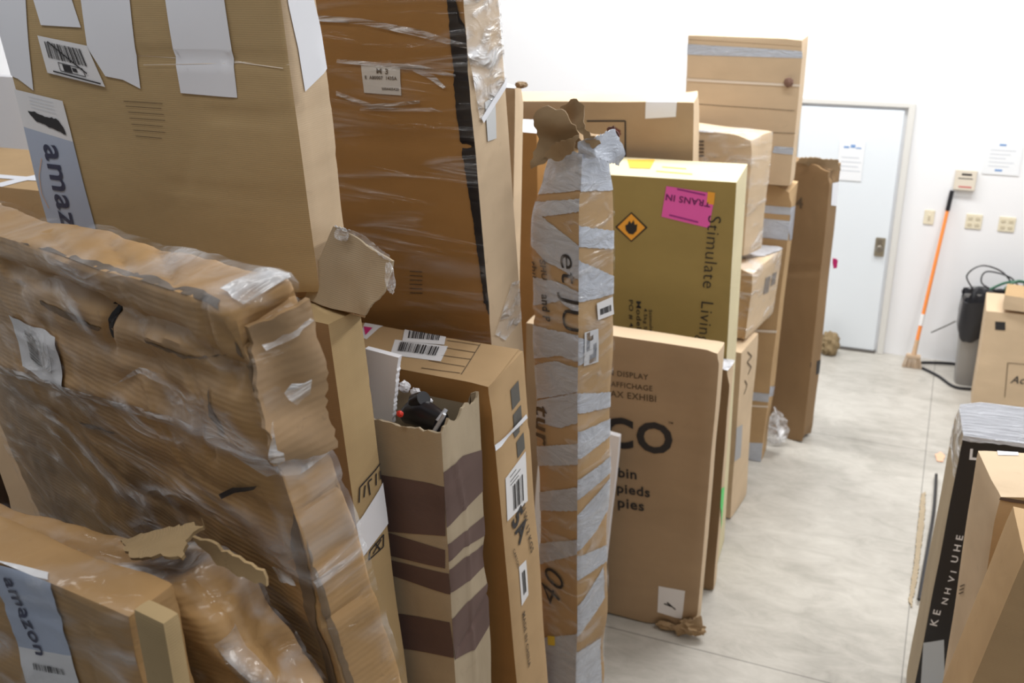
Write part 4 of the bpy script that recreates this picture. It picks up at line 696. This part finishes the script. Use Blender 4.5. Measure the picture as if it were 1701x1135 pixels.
b=Box((0.3299,2.548,0.0432), (-0.0005,0.1449,0.0883), (0.6,0.25,1.898),'cardboard_box','leaning tan box cut off by the bottom right corner of the view',GR,r=.01,amp=.004,step=.05); b.body(KR,sidemat=KR)
# ------------------------------------------------------------------ bin, bag, cables
t=bpy.data.objects.new('trash_bin',None); col.objects.link(t); t.location=(.43,7.9,0); tag(t,'grey slim trash bin lined with a black bag against the back wall','trash bin')
BIN=plain('grey_bin_plastic',(.33,.32,.31),.5)
bm=bmesh.new()
prof=[(.13,.13,0),(.135,.135,.02),(.165,.155,.62),(.172,.162,.64),(.172,.162,.655),(.155,.148,.655),(.12,.12,.03)]
rings=[]
for a,c,z in prof:
    ring=[]
    for k in range(32):
        th=k*2*math.pi/32; cs,sn=math.cos(th),math.sin(th); m_=(abs(cs)**6+abs(sn)**6)**(-1/6); ring.append(bm.verts.new((a*cs*m_,c*sn*m_,z)))
    rings.append(ring)
for q,w_ in zip(rings,rings[1:]):
    for k in range(32): bm.faces.new((q[k],q[(k+1)%32],w_[(k+1)%32],w_[k]))
bm.faces.new(rings[0][::-1]); bm.faces.new(rings[-1]); link('bin_body',bm,BIN,t)
o=None
bm=bmesh.new(); rings=[]
for i,(s_,z) in enumerate(((1.06,.40),(1.14,.46),(1.16,.56),(1.12,.66),(1.14,.70),(.98,.69),(.85,.60),(.7,.55),(.3,.52))):
    ring=[]
    for k in range(64):
        th=k*2*math.pi/64; cs,sn=math.cos(th),math.sin(th); m_=(abs(cs)**6+abs(sn)**6)**(-1/6)
        f=1+.05*noise.noise(Vector((cs*4,sn*4,i*.7)))
        zz=z+.05*noise.noise(Vector((cs*3,sn*3,i*.4+5)))*(1.6 if i<2 else .5)
        ring.append(bm.verts.new((.17*s_*cs*m_*f+(0.02 if i<5 else 0),.16*min(s_,1.08)*sn*m_*f,zz)))
    rings.append(ring)
for q,w_ in zip(rings,rings[1:]):
    for k in range(64): bm.faces.new((q[k],q[(k+1)%64],w_[(k+1)%64],w_[k]))
bm.faces.new(rings[-1]); bg=link('bin_bag',bm,BLACKP,t)
t=wad('black_plastic_bag',(.86,8.0,.70),(.27,.13,.13),BLACKP,None,51,4,.5); tag(t,'black plastic bag bulging behind the pale boxes at the right edge','bag')
def cable(name,pts,r,mat,label,n=10,group=None,cat='cable'):
    bm=bmesh.new(); tube(bm,smoothpath(pts,n),r,8); o=link(name,bm,mat,None); tag(o,label,cat,group); return o
GRN=plain('dark_green_cable',(.03,.12,.07),.4)
cable('cable',[(.33,7.9,.74),(.27,7.92,.84),(.36,7.95,.92),(.50,7.95,.89),(.58,7.93,.80),(.50,7.9,.75),(.38,7.9,.80),(.40,7.94,.88),(.56,7.93,.86),(.66,7.9,.78),(.74,7.9,.79)],.006,BLACKP,'thin black cable looping over the lined trash bin')
cable('cable',[(.44,7.86,.77),(.54,7.88,.83),(.66,7.9,.84),(.64,7.86,.78),(.54,7.84,.79),(.62,7.86,.86),(.74,7.88,.82),(.8,7.88,.84)],.010,GRN,'dark green cable tangled on the trash bag')
cable('cable',[(.03,8.07,.012),(.12,8.1,.014),(.28,8.14,.012),(.40,8.1,.012)],.011,BLACKP,'black cord lying along the foot of the back wall')
cable('cable',[(.06,7.97,.012),(.18,7.86,.012),(.30,7.70,.012),(.42,7.70,.012),(.52,7.73,.012)],.011,BLACKP,'black cord curving on the floor in front of the trash bin')
bm=bmesh.new(); tube(bm,[(.085,8.02,.305),(.20,7.99,.40),(.245,7.98,.44)],.005,8); o=link('metal_rod',bm,plain('dark_rod',(.08,.075,.07),.4,.6),None); tag(o,'thin dark rod slanting from the trash bin towards the orange broom','rod')
# broom
t=bpy.data.objects.new('broom',None); col.objects.link(t); t.location=(-.02,7.98,0); tag(t,'orange-handled broom with black grip leaning on the white back wall','broom')
def stick(name,a,c,r0,r1,mat):
    bm=bmesh.new(); A=Vector((0,0,.09)); B_=Vector((.10,.19,1.42)); tube(bm,[A.lerp(B_,a),A.lerp(B_,c)],[r0,r1],14); return link(name,bm,mat,t)
stick('handle',.10,.885,.015,.013,plain('orange_handle',(.95,.30,.07),.4)); stick('grip',.885,1,.017,.016,BLACKP); stick('handle_sleeve',.20,.27,.0175,.017,plain('white_sleeve',(.85,.85,.86),.5)); stick('lower_ferrule',0,.11,.02,.016,plain('tan_ferrule',(.62,.42,.26),.6))
bm=bmesh.new()
for i in range(9):
    for j in range(3): tube(bm,[(-.05+.012*i,-.015+.015*j,.10),(-.066+.0165*i+random.uniform(-.004,.004),-.02+.02*j,.003)],[.005,.006],6)
boxbm(bm,(0,0,.10),(.11,.045,.03),.006)
link('bristles',bm,plain('tan_bristle',(.55,.42,.30),.8),t)
# small scraps on the floor
o=slab('paper_scrap',[(0.2089,6.559,0.004),(0.2449,6.617,0.004),(0.2728,6.575,0.004),(0.2609,6.476,0.004),(0.2233,6.479,0.004)],plain('orange_scrap',(.85,.50,.33),.6),.003,.006,None,.006,3); tag(o,'small orange paper scrap on the floor by the screen carton','paper scrap')
o=slab('cardboard_strip',[(0.1489,5.999,0.005),(0.172,6.038,0.005),(0.1828,5.734,0.005),(0.1755,5.089,0.005),(0.1606,4.803,0.005),(0.1427,4.85,0.005),(0.1502,5.322,0.005)],KG,.006,.007,None,.006,5); tag(o,'torn strip of cardboard lying on the floor left of the screen carton','cardboard scrap')
cable('cable',[(v[0]+.02,v[1],v[2]+.02) for v in [(0.2056,6.242,0.012),(0.2097,5.804,0.012),(0.1964,5.425,0.012),(0.1813,5.082,0.012),(0.172,4.852,0.012)]],.010,BLACKP,'black cord along the floor beside the screen carton')
